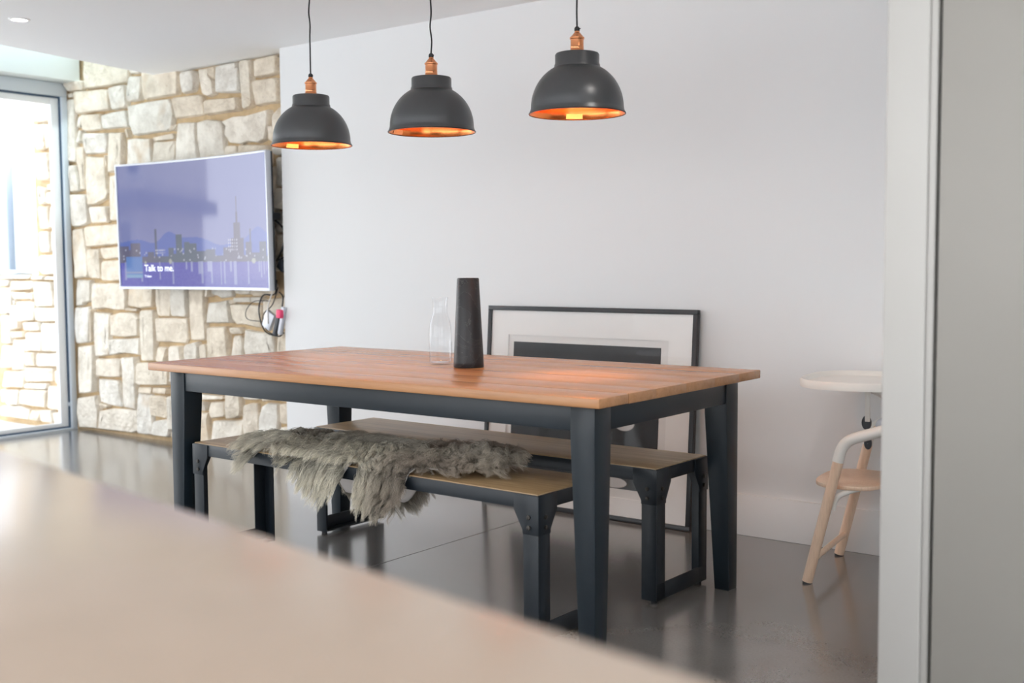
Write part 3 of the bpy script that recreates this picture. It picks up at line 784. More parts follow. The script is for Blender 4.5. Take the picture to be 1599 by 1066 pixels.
# ------------------------------------------------------------------ pendant lamps
def pendant(label, x, z, seed, power, sticker_a, beam):
    t = thing('pendant_lamp', label, 'pendant lamp', (x, 0, z), 0.0, 'pendant lamps over the table')
    out = [(0.1580, 0.0), (0.1575, 0.004), (0.1535, 0.012), (0.1520, 0.020)]
    for k in range(1, 13):
        a = k / 12 * R(62)
        out.append((0.0 + 0.1520 * math.cos(a) ** 0.92, 0.020 + 0.147 * math.sin(a)))
    out = [p for p in out if p[0] > 0.0745 and p[1] < 0.157]
    out += [(0.0745, 0.158), (0.0722, 0.162), (0.0722, 0.190), (0.0695, 0.1945), (0.030, 0.1965)]
    shade = lathe_part(out, 'shade', M['shade'], t, 72)
    inner = [(0.1572, 0.0006)] + [(r - 0.0025, zz - 0.001 if zz > 0.03 else zz) for r, zz in out[1:-3]] + [(0.0690, 0.188), (0.0005, 0.1900)]
    lathe_part(inner, 'shade_lining', M['copper_in'], shade, 72)
    MB().lathe([(0.1565, -0.0012), (0.1592, -0.0010), (0.1596, 0.0012), (0.1583, 0.0030), (0.1565, 0.0022), (0.1565, -0.0012)], 72).build('rim', M['rimdark'], shade)
    lathe_part([(0.0275, 0.1965), (0.0285, 0.199), (0.0225, 0.206), (0.0215, 0.212), (0.0220, 0.2135), (0.0215, 0.215), (0.0220, 0.2165), (0.0215, 0.218), (0.0215, 0.240), (0.0240, 0.2415), (0.0240, 0.246), (0.0215, 0.248), (0.0085, 0.263), (0.0080, 0.268)], 'lamp_holder', M['copper'], t, 36)
    lathe_part([(0.0078, 0.266), (0.0090, 0.268), (0.0090, 0.276), (0.0055, 0.281), (0.0030, 0.282)], 'cord_grip', M['cord'], t, 16)
    MB().tube([(0.006, 0, 0.2735), (0.0125, 0, 0.2735)], 0.0022, 8).build('grip_screw', M['cord'], t)
    rr_ = random.Random(seed)
    n = 9; zt = CEIL - z - 0.02
    pts = [(0, 0, 0.28)] + [(rr_.uniform(-0.0022, 0.0022), rr_.uniform(-0.002, 0.002), 0.28 + (zt - 0.28) * k / n) for k in range(1, n)] + [(0, 0, zt)]
    MB().tube(catmull(pts, 6), 0.0029, 8).build('cord', M['cord'], t)
    lathe_part([(0.0005, zt + 0.02), (0.05, zt + 0.02), (0.05, zt + 0.002), (0.046, zt - 0.002), (0.0005, zt - 0.002)], 'ceiling_rose', M['trim'], t, 32)
    # bulb: socket and glowing glass
    sk_ = lathe_part([(0.016, 0.188), (0.016, 0.172), (0.013, 0.168)], 'bulb_socket', M['copper'], t, 20)
    lathe_part([(0.013, 0.170), (0.015, 0.160), (0.022, 0.142), (0.027, 0.122), (0.026, 0.106), (0.019, 0.094), (0.008, 0.088), (0.0004, 0.087)], 'bulb', emit('bulb_glow_%d' % seed, (1.0, 0.37, 0.075), power), t, 24)
    sl = bpy.data.lights.new('bulb_beam', 'SPOT'); sl.energy = power * 0.05 * beam; sl.color = (1.0, 0.52, 0.16); sl.spot_size = R(34); sl.spot_blend = 1.0; sl.shadow_soft_size = 0.02
    so_ = bpy.data.objects.new('bulb_beam', sl); COL.objects.link(so_); so_.parent = t; so_.location = (0, 0, 0.080)
    # paper sticker inside, just above the rim
    st = MB(); vs = []
    for k in range(7):
        a = sticker_a + (k - 3) * 0.062
        for zz, r_ in ((0.003, 0.1535), (0.019, 0.1485)):
            vs.append((r_ * math.cos(a), r_ * math.sin(a), zz))
    st.add(vs, [(2 * k, 2 * k + 2, 2 * k + 3, 2 * k + 1) for k in range(6)]).build('sticker', M['sticker'], shade)
    return t
pendant('dark pewter dome pendant lamp with glowing copper inside, leftmost, nearest the screen', -0.647, 1.604, 1, 220.0, R(169), 0.5)
pendant('dark pewter dome pendant lamp with dimmer copper inside, the middle of three', -0.012, 1.608, 2, 45.0, R(188), 0.8)
pendant('dark pewter dome pendant lamp with glowing copper inside, rightmost, hanging highest in view', 0.623, 1.619, 3, 220.0, R(128), 2.2)

# ------------------------------------------------------------------ carafe and vase on the table
cf = thing('glass_carafe', 'clear glass carafe standing beside the dark vase on the table', 'carafe', (-0.030, 0.054, TH))
gm = bpy.data.materials.new('carafe_glass'); gm.use_nodes = True
N = gm.node_tree.nodes; L = gm.node_tree.links
N.remove(N['Principled BSDF'])
t_ = N.new('ShaderNodeBsdfTransparent'); t_.inputs[0].default_value = (0.975, 0.98, 0.985, 1)
g_ = N.new('ShaderNodeBsdfGlossy'); g_.inputs['Roughness'].default_value = 0.03; g_.inputs[0].default_value = (0.9, 0.92, 0.95, 1)
fr = N.new('ShaderNodeLayerWeight'); fr.inputs['Blend'].default_value = 0.30
tr_ = N.new('ShaderNodeValToRGB'); tr_.color_ramp.elements[0].position = 0.55; tr_.color_ramp.elements[0].color = (0.985, 0.988, 0.99, 1); tr_.color_ramp.elements[1].position = 0.97; tr_.color_ramp.elements[1].color = (0.42, 0.44, 0.46, 1)
L.new(fr.outputs['Facing'], tr_.inputs[0]); L.new(tr_.outputs[0], t_.inputs[0])
mxs = N.new('ShaderNodeMixShader')
ge = N.new('ShaderNodeNewGeometry'); fb_ = N.new('ShaderNodeMath'); fb_.operation = 'SUBTRACT'; fb_.inputs[0].default_value = 1.0; fb_.use_clamp = True
m2 = N.new('ShaderNodeMath'); m2.operation = 'MULTIPLY'
L.new(ge.outputs['Backfacing'], fb_.inputs[1]); L.new(fb_.outputs[0], m2.inputs[1]); L.new(fr.outputs['Fresnel'], m2.inputs[0]); L.new(m2.outputs[0], mxs.inputs[0]); L.new(t_.outputs[0], mxs.inputs[1]); L.new(g_.outputs[0], mxs.inputs[2]); L.new(mxs.outputs[0], N['Material Output'].inputs['Surface'])
prof = [(0.0005, 0.0015), (0.036, 0.0015), (0.0405, 0.004), (0.042, 0.010), (0.0425, 0.100), (0.0415, 0.135), (0.037, 0.160), (0.030, 0.180), (0.0265, 0.193), (0.0262, 0.225), (0.0285, 0.243), (0.0305, 0.248), (0.0300, 0.250), (0.0280, 0.2485), (0.0262, 0.242), (0.0240, 0.225), (0.0243, 0.194), (0.0278, 0.178), (0.0348, 0.158), (0.0392, 0.134), (0.0400, 0.100), (0.0395, 0.014), (0.034, 0.010), (0.0005, 0.012)]
lathe_part(prof, 'glass_body', gm, cf, 48, angle=60)

vm, N, L, b = new_mat('charcoal_marble')
tc = N.new('ShaderNodeTexCoord')
mp = N.new('ShaderNodeMapping'); mp.inputs['Scale'].default_value = (1, 1, 1.6); mp.inputs['Rotation'].default_value = (0.4, 0.7, 0.2); mp.inputs['Location'].default_value = (3.1, 1.7, 0.4)
n1 = N.new('ShaderNodeTexNoise'); n1.inputs['Scale'].default_value = 7; n1.inputs['Detail'].default_value = 6; n1.inputs['Distortion'].default_value = 1.5
L.new(tc.outputs['Object'], mp.inputs['Vector']); L.new(mp.outputs[0], n1.inputs['Vector'])
r = N.new('ShaderNodeValToRGB')
e = r.color_ramp.elements
e[0].position = 0.492; e[0].color = (0.017, 0.018, 0.021, 1); e[1].position = 0.508; e[1].color = (0.022, 0.023, 0.026, 1)
k_ = e.new(0.5); k_.color = (0.06, 0.06, 0.06, 1)
L.new(n1.outputs['Fac'], r.inputs[0]); L.new(r.outputs[0], b.inputs['Base Color'])
b.inputs['Roughness'].default_value = 0.38; b.inputs['Specular IOR Level'].default_value = 0.35
va = thing('stone_vase', 'tall tapered charcoal stone vase on the table beside the carafe', 'vase', (0.125, 0.031, TH))
lathe_part([(0.0005, 0), (0.0535, 0), (0.0552, 0.002), (0.0545, 0.02), (0.0395, 0.318), (0.0375, 0.322), (0.0330, 0.322), (0.0325, 0.316), (0.040, 0.10), (0.0005, 0.09)], 'body', vm, va, 56, angle=50)

# ------------------------------------------------------------------ framed picture leaning on the wall
FW_, FH_ = 1.125, 0.935
tilt = math.atan2(0.066, 0.93)
pf = thing('picture_frame', 'large black-framed picture with wide white mat leaning on the white wall', 'picture', (-0.0995, 1.074, 0.0))
PR = Matrix.Rotation(-tilt, 4, 'X')
def onframe(mb):
    mb.v = [tuple(PR @ Vector(p)) for p in mb.v]; return mb
hw = FW_ / 2; fb = 0.021; fd = 0.026
for name, q in (('frame_bar', (-hw, hw, 0.0, fb)), ('frame_bar', (-hw, hw, FH_ - fb, FH_)), ('frame_bar', (-hw, -hw + fb, fb + 0.0002, FH_ - fb - 0.0002)), ('frame_bar', (hw - fb, hw, fb + 0.0002, FH_ - fb - 0.0002))):
    mb = MB().box(q[0], q[1], -fd / 2, fd / 2, q[2], q[3])
    onframe(mb).build(name, M['black'], pf, bevel=0.0015)
onframe(MB().box(-hw + fb, hw - fb, 0.004, 0.010, fb, FH_ - fb)).build('backing', M['gap'], pf, smooth=False)
M['mat_inner'] = plain('inner_mat_board', (0.76, 0.765, 0.76), 0.8, spec=0.2)
# mat board with a cut-out window, then an inner mat, then the print
def ring_board(x0, x1, z0, z1, a0, a1, c0, c1, ya, yb):
    return MB().box(x0, x1, ya, yb, z0, c0).box(x0, x1, ya, yb, c1, z1).box(x0, a0, ya, yb, c0, c1).box(a1, x1, ya, yb, c0, c1)
px0, px1, pz0, pz1 = -0.440, 0.425, 0.10, 0.800
matb = onframe(ring_board(-hw + fb, hw - fb, fb, FH_ - fb, px0, px1, pz0, pz1, -0.004, 0.001)).build('mat_board', M['mat'], pf, smooth=False)
onframe(MB().box(px0 - 0.01, px1 + 0.01, 0.0012, 0.0025, pz0 - 0.01, pz1 + 0.01)).build('inner_mat', M['mat_inner'], pf, smooth=False)
pm, N, L, b = new_mat('dark_print')
tc = N.new('ShaderNodeTexCoord')
gr = N.new('ShaderNodeTexGradient'); gr.gradient_type = 'SPHERICAL'
mp = N.new('ShaderNodeMapping'); mp.vector_type = 'POINT'; mp.inputs['Location'].default_value = (-0.215 * 17, 0, -0.43 * 26); mp.inputs['Scale'].default_value = (17, 0.5, 26)
n1 = N.new('ShaderNodeTexNoise'); n1.inputs['Scale'].default_value = 5; n1.inputs['Detail'].default_value = 5
L.new(tc.outputs['Object'], mp.inputs['Vector']); L.new(mp.outputs[0], gr.inputs[0]); L.new(tc.outputs['Object'], n1.inputs['Vector'])
r = N.new('ShaderNodeValToRGB'); r.color_ramp.elements[0].position = 0.05; r.color_ramp.elements[0].color = (0.0, 0.0, 0.0, 1); r.color_ramp.elements[1].position = 0.16; r.color_ramp.elements[1].color = (0.55, 0.56, 0.56, 1)
gr2 = N.new('ShaderNodeTexGradient'); gr2.gradient_type = 'SPHERICAL'
mp2 = N.new('ShaderNodeMapping'); mp2.inputs['Location'].default_value = (-0.175 * 14, 0, -0.165 * 40); mp2.inputs['Scale'].default_value = (14, 0.5, 40)
L.new(tc.outputs['Object'], mp2.inputs['Vector']); L.new(mp2.outputs[0], gr2.inputs[0])
mm = N.new('ShaderNodeMath'); mm.operation = 'MAXIMUM'
L.new(gr.outputs['Fac'], mm.inputs[0]); L.new(gr2.outputs['Fac'], mm.inputs[1]); L.new(mm.outputs[0], r.inputs[0])
rb = N.new('ShaderNodeValToRGB'); rb.color_ramp.elements[0].color = (0.012, 0.014, 0.018, 1); rb.color_ramp.elements[1].color = (0.035, 0.042, 0.048, 1)
L.new(n1.outputs['Fac'], rb.inputs[0])
ad = N.new('ShaderNodeMixRGB'); ad.blend_type = 'ADD'; ad.inputs[0].default_value = 1
L.new(rb.outputs[0], ad.inputs[1]); L.new(r.outputs[0], ad.inputs[2]); L.new(ad.outputs[0], b.inputs['Base Color'])
b.inputs['Roughness'].default_value = 0.5
onframe(MB().box(px0 + 0.030, px1 - 0.038, -0.0002, 0.0010, pz0 + 0.04, pz1 - 0.032)).build('print', pm, pf, smooth=False)
onframe(MB().box(-hw + fb, hw - fb, -0.0065, -0.0045, fb, FH_ - fb)).build('glazing', M['art_glass'], pf, smooth=False)

# ------------------------------------------------------------------ curved screen on the stone wall
SW, SH, RAD, TT = 1.452, 0.785, 4.2, R(0.8)
tv = thing('television', 'curved silver-framed television showing a blue city skyline on the stone wall', 'television', (-2.932, 1.162, 0.990))
TR = Matrix.Rotation(TT, 4, 'X')
def tvp(u, z, d):
    """u across, z up from the bottom edge, d out of the screen towards the viewer"""
    y = -(u * u) / (2 * RAD) - d
    return tuple(TR @ Vector((u, y, z)))
def tvbox(u0, u1, z0, z1, d0, d1, n=24):
    mb = MB(); vs = []
    for k in range(n + 1):
        u = u0 + (u1 - u0) * k / n
        vs += [tvp(u, z0, d0), tvp(u, z1, d0), tvp(u, z1, d1), tvp(u, z0, d1)]
    f = [(0, 1, 2, 3), (4 * n + 3, 4 * n + 2, 4 * n + 1, 4 * n)]
    for k in range(n):
        for j in range(4):
            f.append((4 * k + j, 4 * k + (j + 1) % 4, 4 * k + 4 + (j + 1) % 4, 4 * k + 4 + j))
    return mb.add(vs, f)
hs = SW / 2
tvbox(-hs + 0.004, hs - 0.004, 0.004, SH - 0.004, -0.045, -0.002).build('casing', M['plastic_dark'], tv, bevel=0.002)
tvbox(-hs, hs, 0, 0.016, -0.03, 0.006).build('bezel', M['silver'], tv, bevel=0.001)
tvbox(-hs, hs, SH - 0.011, SH, -0.03, 0.006).build('bezel', M['silver'], tv, bevel=0.001)
tvbox(-hs, -hs + 0.011, 0.0162, SH - 0.0112, -0.03, 0.006, 2).build('bezel', M['silver'], tv, bevel=0.001)
tvbox(hs - 0.011, hs, 0.0162, SH - 0.0112, -0.03, 0.006, 2).build('bezel', M['silver'], tv, bevel=0.001)
# the picture on the screen, as coloured points of the screen mesh
nu, nv = 300, 160
U = (np.arange(nu + 1) / nu)[None, :].repeat(nv + 1, 0); V = (np.arange(nv + 1) / nv)[:, None].repeat(nu + 1, 1)
rg = np.random.default_rng(5)
def lerp(a, b_, t): return np.array(a)[None, None, :] * (1 - t[..., None]) + np.array(b_)[None, None, :] * t[..., None]
img = lerp((0.20, 0.22, 0.50), (0.17, 0.20, 0.47), V)
img = img + 0.05 * np.sin(U * 3.0 + 0.4)[..., None] * np.array([1.0, 0.9, 0.8])
mt = 0.335 + 0.055 * np.exp(-((U - 0.08) / 0.10) ** 2) + 0.10 * np.exp(-((U - 0.30) / 0.065) ** 2) + 0.07 * np.exp(-((U - 0.46) / 0.11) ** 2) + 0.12 * np.exp(-((U - 0.92) / 0.09) ** 2) - 0.03 * np.sin(U * 31) * 0.3
k = V < mt; img[k] = np.array([0.075, 0.13, 0.50]) + 0.04 * (V[k] / 0.45)[:, None]
sky_ = np.full(nu + 1, 0.24)
x = 0
while x < nu:
    w = int(rg.integers(8, 22)); hgt = rg.uniform(0.24, 0.36); sky_[x:x + w] = hgt; x += w
for c_, w, h_ in ((0.225, 0.006, 0.47), (0.375, 0.02, 0.42), (0.775, 0.045, 0.38), (0.775, 0.022, 0.50), (0.775, 0.008, 0.58), (0.775, 0.003, 0.70), (0.87, 0.006, 0.45), (0.095, 0.03, 0.36)):
    a = np.abs(np.arange(nu + 1) / nu - c_) < w; sky_[a] = np.maximum(sky_[a], h_)
k = V < sky_[None, :].repeat(nv + 1, 0)
bc = lerp((0.085, 0.10, 0.19), (0.10, 0.12, 0.20), V)
hue = np.sin(U * 9 + 1.0); bc[..., 0] += 0.03 * np.clip(hue, 0, 1); bc[..., 1] += 0.02 * np.clip(-hue, 0, 1)
img[k] = bc[k]
for i in range(46):
    a, b2 = rg.uniform(0.02, 0.97), rg.uniform(0.21, 0.31)
    k = (np.abs(U - a) < 0.0030) & (np.abs(V - b2) < 0.006); img[k] = (0.55, 0.58, 0.75)
for i in range(6):
    for j in range(2):
        k = (np.abs(U - 0.225 - i * 0.011) < 0.003) & (np.abs(V - 0.275 - j * 0.02) < 0.005); img[k] = (0.6, 0.62, 0.78)
for i in range(5):
    for j in range(4):
        k = (np.abs(U - 0.715 - i * 0.014) < 0.003) & (np.abs(V - 0.29 - j * 0.025) < 0.005); img[k] = (0.6, 0.62, 0.78)
wt_ = V < 0.195
img[wt_] = (lerp((0.075, 0.075, 0.52), (0.11, 0.10, 0.47), U) + 0.10 * (rg.random(U.shape) - 0.5)[..., None] * np.array([0.5, 0.5, 0.8]))[wt_]
for a, w, d in ((0.03, .004, .15), (0.13, .004, .16), (0.245, .005, .14), (0.33, .005, .18), (0.42, .006, .06), (0.455, .007, .08), (0.515, .016, .10), (0.525, .008, .17), (0.575, .014, .08), (0.59, .006, .17), (0.655, .005, .18), (0.68, .006, .17), (0.725, .006, .08), (0.755, .010, .18), (0.85, .005, .17), (0.93, .006, .08), (0.945, .004, .12), (0.965, .005, .10), (0.98, .003, .07)):
    k = (np.abs(U - a) < w) & (V < 0.205) & (V > 0.20 - d); img[k] = img[k] * 0.35 + np.array([0.42, 0.46, 0.72]) * 0.65
for a, b2, w, h_ in ((0.315, 0.205, 0.009, 0.022), (0.89, 0.205, 0.014, 0.02), (0.155, 0.195, 0.006, 0.012)):
    k = ((U - a) / w) ** 2 + ((V - b2) / h_) ** 2 < 1; img[k] = (0.42, 0.44, 0.42)
k = (U > 0.035) & (U < 0.135) & (V > 0.072) & (V < 0.245); img[k] = lerp((0.10, 0.24, 0.62), (0.12, 0.22, 0.60), V)[k]
k = (U > 0.035) & (U < 0.135) & (V > 0.072) & (V < 0.10); img[k] = (0.20, 0.40, 0.66)
k = (U > 0.035) & (U < 0.135) & (np.abs(V - 0.115) < 0.008); img[k] = (0.30, 0.34, 0.55)
vs = []; fs = []
for j in range(nv + 1):
    for i in range(nu + 1):
        vs.append(tvp(-hs + 0.011 + (SW - 0.022) * i / nu, 0.016 + (SH - 0.027) * j / nv, 0.0))
for j in range(nv):
    for i in range(nu):
        a = j * (nu + 1) + i; fs.append((a, a + 1, a + nu + 2, a + nu + 1))
sm, N, L, b = new_mat('screen_picture')
at = N.new('ShaderNodeAttribute'); at.attribute_name = 'picture'
b.inputs['Base Color'].default_value = (0.01, 0.01, 0.012, 1); b.inputs['Roughness'].default_value = 0.06; b.inputs['Specular IOR Level'].default_value = 0.7
L.new(at.outputs['Color'], b.inputs['Emission Color']); b.inputs['Emission Strength'].default_value = 0.52
scr = MB().add(vs, fs).build('screen', sm, tv, fix=False, angle=180)
ca = scr.data.color_attributes.new('picture', 'FLOAT_COLOR', 'POINT')
ca.data.foreach_set('color', np.concatenate([np.clip(img, 0, 1).reshape(-1, 3), np.ones(((nu + 1) * (nv + 1), 1))], 1).astype(np.float32).ravel())
tmat = emit('screen_lettering', (0.75, 0.78, 0.92), 0.6)
def screen_text(txt, u0, z0, size, name):
    cu = bpy.data.curves.new('lettering', 'FONT'); cu.body = txt; cu.size = size; cu.offset = 0.0006
    ob = bpy.data.objects.new('lettering_tmp', cu); COL.objects.link(ob)
    dg = bpy.context.evaluated_depsgraph_get(); me = bpy.data.meshes.new_from_object(ob.evaluated_get(dg))
    bpy.data.objects.remove(ob)
    for v in me.vertices:
        v.co = Vector(tvp(u0 + v.co.x, z0 + v.co.y, 0.0012))
    me.materials.clear(); me.materials.append(tmat)
    o = bpy.data.objects.new(name, me); COL.objects.link(o); o.parent = scr; o['kind'] = 'stuff'
screen_text('Talk to me.', -hs + 0.222, 0.112, 0.058, 'caption')
screen_text('Techno', -hs + 0.222, 0.074, 0.020, 'caption')
# wall arm behind the screen
MB().box(-0.2, 0.2, 0.046, 0.060, 0.2, 0.56).build('wall_bracket', M['plastic_dark'], tv, bevel=0.003)
MB().box(0.58, 0.70, -0.012, 0.045, 0.40, 0.44).build('side_arm', M['plastic_dark'], tv, bevel=0.003)

# cables and small boxes hanging at the right end of the screen
cb = thing('cable_bundle', 'tangle of black cables and small boxes hanging below the television by the white wall', 'cables', (-2.235, 1.17, 0.85))
c0 = Vector((-2.235, 1.17, 0.85))
def cable(pts, r_=0.004, mat='cord'):
    MB().tube(catmull([Vector(p) for p in pts], 8), r_, 8).build('cable', M[mat], cb)
cable([(0.0, 0.0, 0.20), (-0.01, -0.01, 0.12), (-0.10, -0.02, 0.11), (-0.125, -0.03, 0.02), (-0.09, -0.02, -0.09), (0.0, 0.0, -0.12), (0.05, 0, -0.10)])
cable([(0.01, 0.0, 0.16), (-0.03, -0.01, 0.06), (-0.10, -0.02, 0.0), (-0.08, -0.02, -0.08), (-0.02, 0.0, -0.12)], 0.003)
cable([(-0.06, 0, 0.08), (-0.20, 0.0, 0.075), (-0.275, 0.0, 0.02), (-0.26, 0.0, -0.03), (-0.12, 0.0, -0.04)], 0.0022)
cable([(0.02, 0, 0.13), (0.06, -0.01, 0.10), (0.04, -0.01, 0.0), (0.01, -0.01, -0.10)], 0.004)
cable([(0.0, -0.03, 0.14), (-0.045, -0.03, 0.05), (-0.05, -0.03, -0.05)], 0.0035, 'plastic_white')
cable([(-0.03, 0.02, 0.54), (0.03, 0.02, 0.50), (0.055, 0.02, 0.44), (0.02, 0.02, 0.36), (-0.02, 0.02, 0.31)], 0.006)
cable([(-0.02, 0.02, 0.31), (0.06, 0.02, 0.34), (0.07, 0.02, 0.42)], 0.004)
cable([(0.05, 0.03, 0.46), (0.06, 0.02, 0.30), (0.065, 0.02, 0.2), (0.05, 0.01, 0.1)], 0.004)
def cbox(c, s, rx, mat, name):
    mb = MB().box(-s[0], s[0], -s[1], s[1], -s[2], s[2])
    o = mb.build(name, M[mat], cb, bevel=0.004); o.location = c; o.rotation_euler = (0, rx, 0)
cbox((-0.055, -0.015, -0.03), (0.036, 0.012, 0.05), 0.5, 'silver', 'media_box')
cbox((0.02, -0.02, -0.05), (0.014, 0.012, 0.065), 0.35, 'plastic_dark', 'power_adapter')
cbox((0.055, -0.015, -0.03), (0.012, 0.012, 0.08), 0.25, 'silver', 'power_strip')
cbox((0.06, -0.035, 0.01), (0.018, 0.014, 0.024), 0.1, 'pink', 'plug')
cbox((0.03, 0.02, 0.28), (0.03, 0.015, 0.028), 0.6, 'plastic_dark', 'power_adapter')

# ------------------------------------------------------------------ high chair
hc = thing('high_chair', 'beech and white high chair half hidden behind the tall cabinet', 'high chair', (1.134, 0.860, 0), R(7.0))
def leg_pts(y): return [(0.0, y, 0.004), (0.105, y * 0.985, 0.448)]
for sy in (-1, 1):
    y = sy * 0.217
    lg = MB().tube([(0.0, y, 0.006), (0.052, y, 0.226), (0.104, y, 0.446)], [0.0185, 0.0185, 0.0185], 20).build('front_leg', M['beech'], hc)
    lathe_part([(0.0005, 0.0), (0.0165, 0.0), (0.0165, 0.008), (0.0005, 0.009)], 'foot', M['cord'], lg, 20).location = (0.0, y, 0.0)
    pts = [(0.102, y, 0.440), (0.110, y, 0.474), (0.1225, y, 0.500), (0.145, y, 0.520), (0.18, y, 0.534), (0.25, y, 0.558), (0.40, y, 0.612)]
    MB().tube(catmull(pts, 6), 0.0195, 20).build('side_arm', M['plastic_white'], hc)
    MB().tube([(0.40, y, 0.612), (0.47, y * 0.86, 0.44), (0.60, y * 0.68, 0.006)], 0.0185, 20).build('rear_leg', M['beech'], hc)
MB().tube([(0.022, -0.215, 0.088), (0.022, 0.215, 0.088)], 0.0105, 14).build('stretcher', M['beech'], hc)
# foot rest
def super_poly(cx_, cy_, a, b_, n=40, p=2.8):
    out = []
    for k in range(n):
        t = 2 * math.pi * k / n
        c, s_ = math.cos(t), math.sin(t)
        out.append((cx_ + a * math.copysign(abs(c) ** (2 / p), c), cy_ + b_ * math.copysign(abs(s_) ** (2 / p), s_)))
    return out
fr_ = MB().prism(super_poly(0.110, 0.0, 0.125, 0.180), 0.336, 0.350, 'z').build('foot_rest', M['beech'], hc, bevel=0.003)
for sy in (-1, 1):
    br = MB().tube(bez((0.082, sy * 0.198, 0.265), (0.085, sy * 0.195, 0.315), (0.10, sy * 0.19, 0.325), (0.16, sy * 0.15, 0.334), 10), [0.010] * 8 + [0.008, 0.006, 0.005], 12).build('foot_rest_bracket', M['plastic_white'], hc)
MB().prism(super_poly(0.33, 0.0, 0.15, 0.175), 0.530, 0.548, 'z').build('seat', M['beech'], hc, bevel=0.003)
MB().prism([(0.205, 0.555), (0.215, 0.585), (0.25, 0.60), (0.44, 0.60), (0.45, 0.555)], -0.15, 0.15, 'y').build('seat_cushion', M['cushion'], hc, bevel=0.012, bseg=3)
MB().prism([(0.455, 0.55), (0.475, 0.55), (0.53, 0.86), (0.51, 0.86)], -0.16, 0.16, 'y').build('backrest', M['plastic_white'], hc, bevel=0.008, bseg=3)
# tray with raised rim
a_, b_ = 0.200, 0.245
tray = MB()
rings = [(1.0, 0.0), (1.0, 0.022), (0.975, 0.028), (0.94, 0.024), (0.92, 0.010), (0.5, 0.008)]
tv_ = []
n = 56
for s_, zz in rings:
    tv_ += [(x_, y_, 0.690 + zz) for x_, y_ in super_poly(0.125, 0.0, a_ * s_, b_ * s_, n, 2.6)]
ff = [tuple(range(n - 1, -1, -1)), tuple((len(rings) - 1) * n + k for k in range(n))]
for j in range(len(rings) - 1):
    ff += [(j * n + k, j * n + (k + 1) % n, (j + 1) * n + (k + 1) % n, (j + 1) * n + k) for k in range(n)]
tray.add(tv_, ff)
to = tray.build('tray', M['plastic_white'], hc, angle=50)
MB().tube(bez((0.13, 0, 0.685), (0.16, 0, 0.672), (0.20, 0, 0.67), (0.23, 0, 0.63), 10), 0.014, 12).build('tray_bracket', M['plastic_white'], hc)
for sy in (1,):
    MB().box(0.148, 0.166, -0.034, -0.026, 0.56, 0.686).build('tray_arm', M['plastic_white'], hc, bevel=0.002)
    k_ = MB().lathe([(0.0005, -0.007), (0.016, -0.007), (0.018, 0.0), (0.016, 0.007), (0.0005, 0.007)], 20)
    k_.v = [(v[0], v[2], v[1] * 1.5) for v in k_.v]
    o = k_.build('clamp', M['plastic_dark'], hc); o.location = (0.140, 0.03, 0.548)
    o = MB().lathe([(0.0005, -0.006), (0.013, -0.006), (0.015, 0.0), (0.013, 0.006), (0.0005, 0.006)], 20)
    o.v = [(v[0], v[2], v[1] * 1.6) for v in o.v]
    o2 = o.build('clamp', M['plastic_dark'], hc); o2.location = (0.108, sy * 0.196, 0.447)

# ------------------------------------------------------------------ sheepskin on the nearer bench
sp = thing('sheepskin', 'shaggy grey-brown sheepskin draped over the nearer bench', 'sheepskin', (-0.030, -0.282, BH), -0.0186)
# local: x along the bench, y across, z above the seat; hx = half width of the seat
hb = BW / 2 + 0.004
def sstep(a, b_, x_):
    t = min(1, max(0, (x_ - a) / (b_ - a))); return t * t * (3 - 2 * t)
XL, XR = -0.56, 0.60
def front_s(x_):
    """how far past the front edge (positive = hanging) the hide reaches"""
    h = -0.06
    h = max(h, 0.045 * math.exp(-((x_ + 0.50) / 0.075) ** 2) - 0.055 * (1 - math.exp(-((x_ + 0.50) / 0.12) ** 2)))
    lobe1 = 0.075 * sstep(-0.25, -0.12, x_) * (1 - sstep(-0.03, 0.05, x_))
    lobe2 = 0.095 * sstep(0.07, 0.12, x_) * (1 - sstep(0.26, 0.33, x_))
    flat = -0.02 * sstep(-0.02, 0.03, x_) - 0.06 * sstep(0.33, 0.6, x_)
    return max(lobe1, lobe2) + (flat if max(lobe1, lobe2) < 0.02 else 0) + (0.04 * math.exp(-((x_ + 0.50) / 0.06) ** 2)) - 0.03 * math.exp(-((x_ + 0.40) / 0.04) ** 2)
def back_s(x_):
    return 0.20 * sstep(-0.50, -0.36, x_) * (1 - sstep(-0.06, 0.14, x_)) - 0.04 * sstep(0.3, 0.6, x_) - 0.10 * (1 - sstep(-0.58, -0.42, x_))
TH_ = 0.006
def drape(x_, s_):
    """s from -hb (back edge) to +hb (front edge) on top; beyond hangs down. returns pos, normal"""
    rr2 = 0.012
    side = -1 if s_ > 0 else 1      # front is -y
    a = abs(s_)
    if a <= hb - rr2:
        bump = 0.010 * math.sin(x_ * 11 + 1) * math.cos(s_ * 14) + 0.016 + 0.040 * math.exp(-((x_ - 0.43) / 0.13) ** 2 - ((s_ + 0.02) / 0.09) ** 2) + 0.016 * math.exp(-((x_ + 0.15) / 0.3) ** 2 - ((s_ + 0.03) / 0.09) ** 2)
        return Vector((x_, side * a, TH_ + max(0.003, bump))), Vector((0, 0, 1))
    q = (a - (hb - rr2)) / rr2
    if q < math.pi / 2:
        return Vector((x_, side * (hb - rr2 + (rr2 + 0.004) * math.sin(q)), TH_ + 0.003 - rr2 * (1 - math.cos(q)))), Vector((0, side * math.sin(q), math.cos(q)))
    d = (q - math.pi / 2) * rr2
    return Vector((x_, side * (hb + 0.004 + 0.10 * d * (1 if side < 0 else 0.5)), TH_ + 0.003 - rr2 - d)), Vector((0, side, 0.1)).normalized()
NU, NV = 60, 34
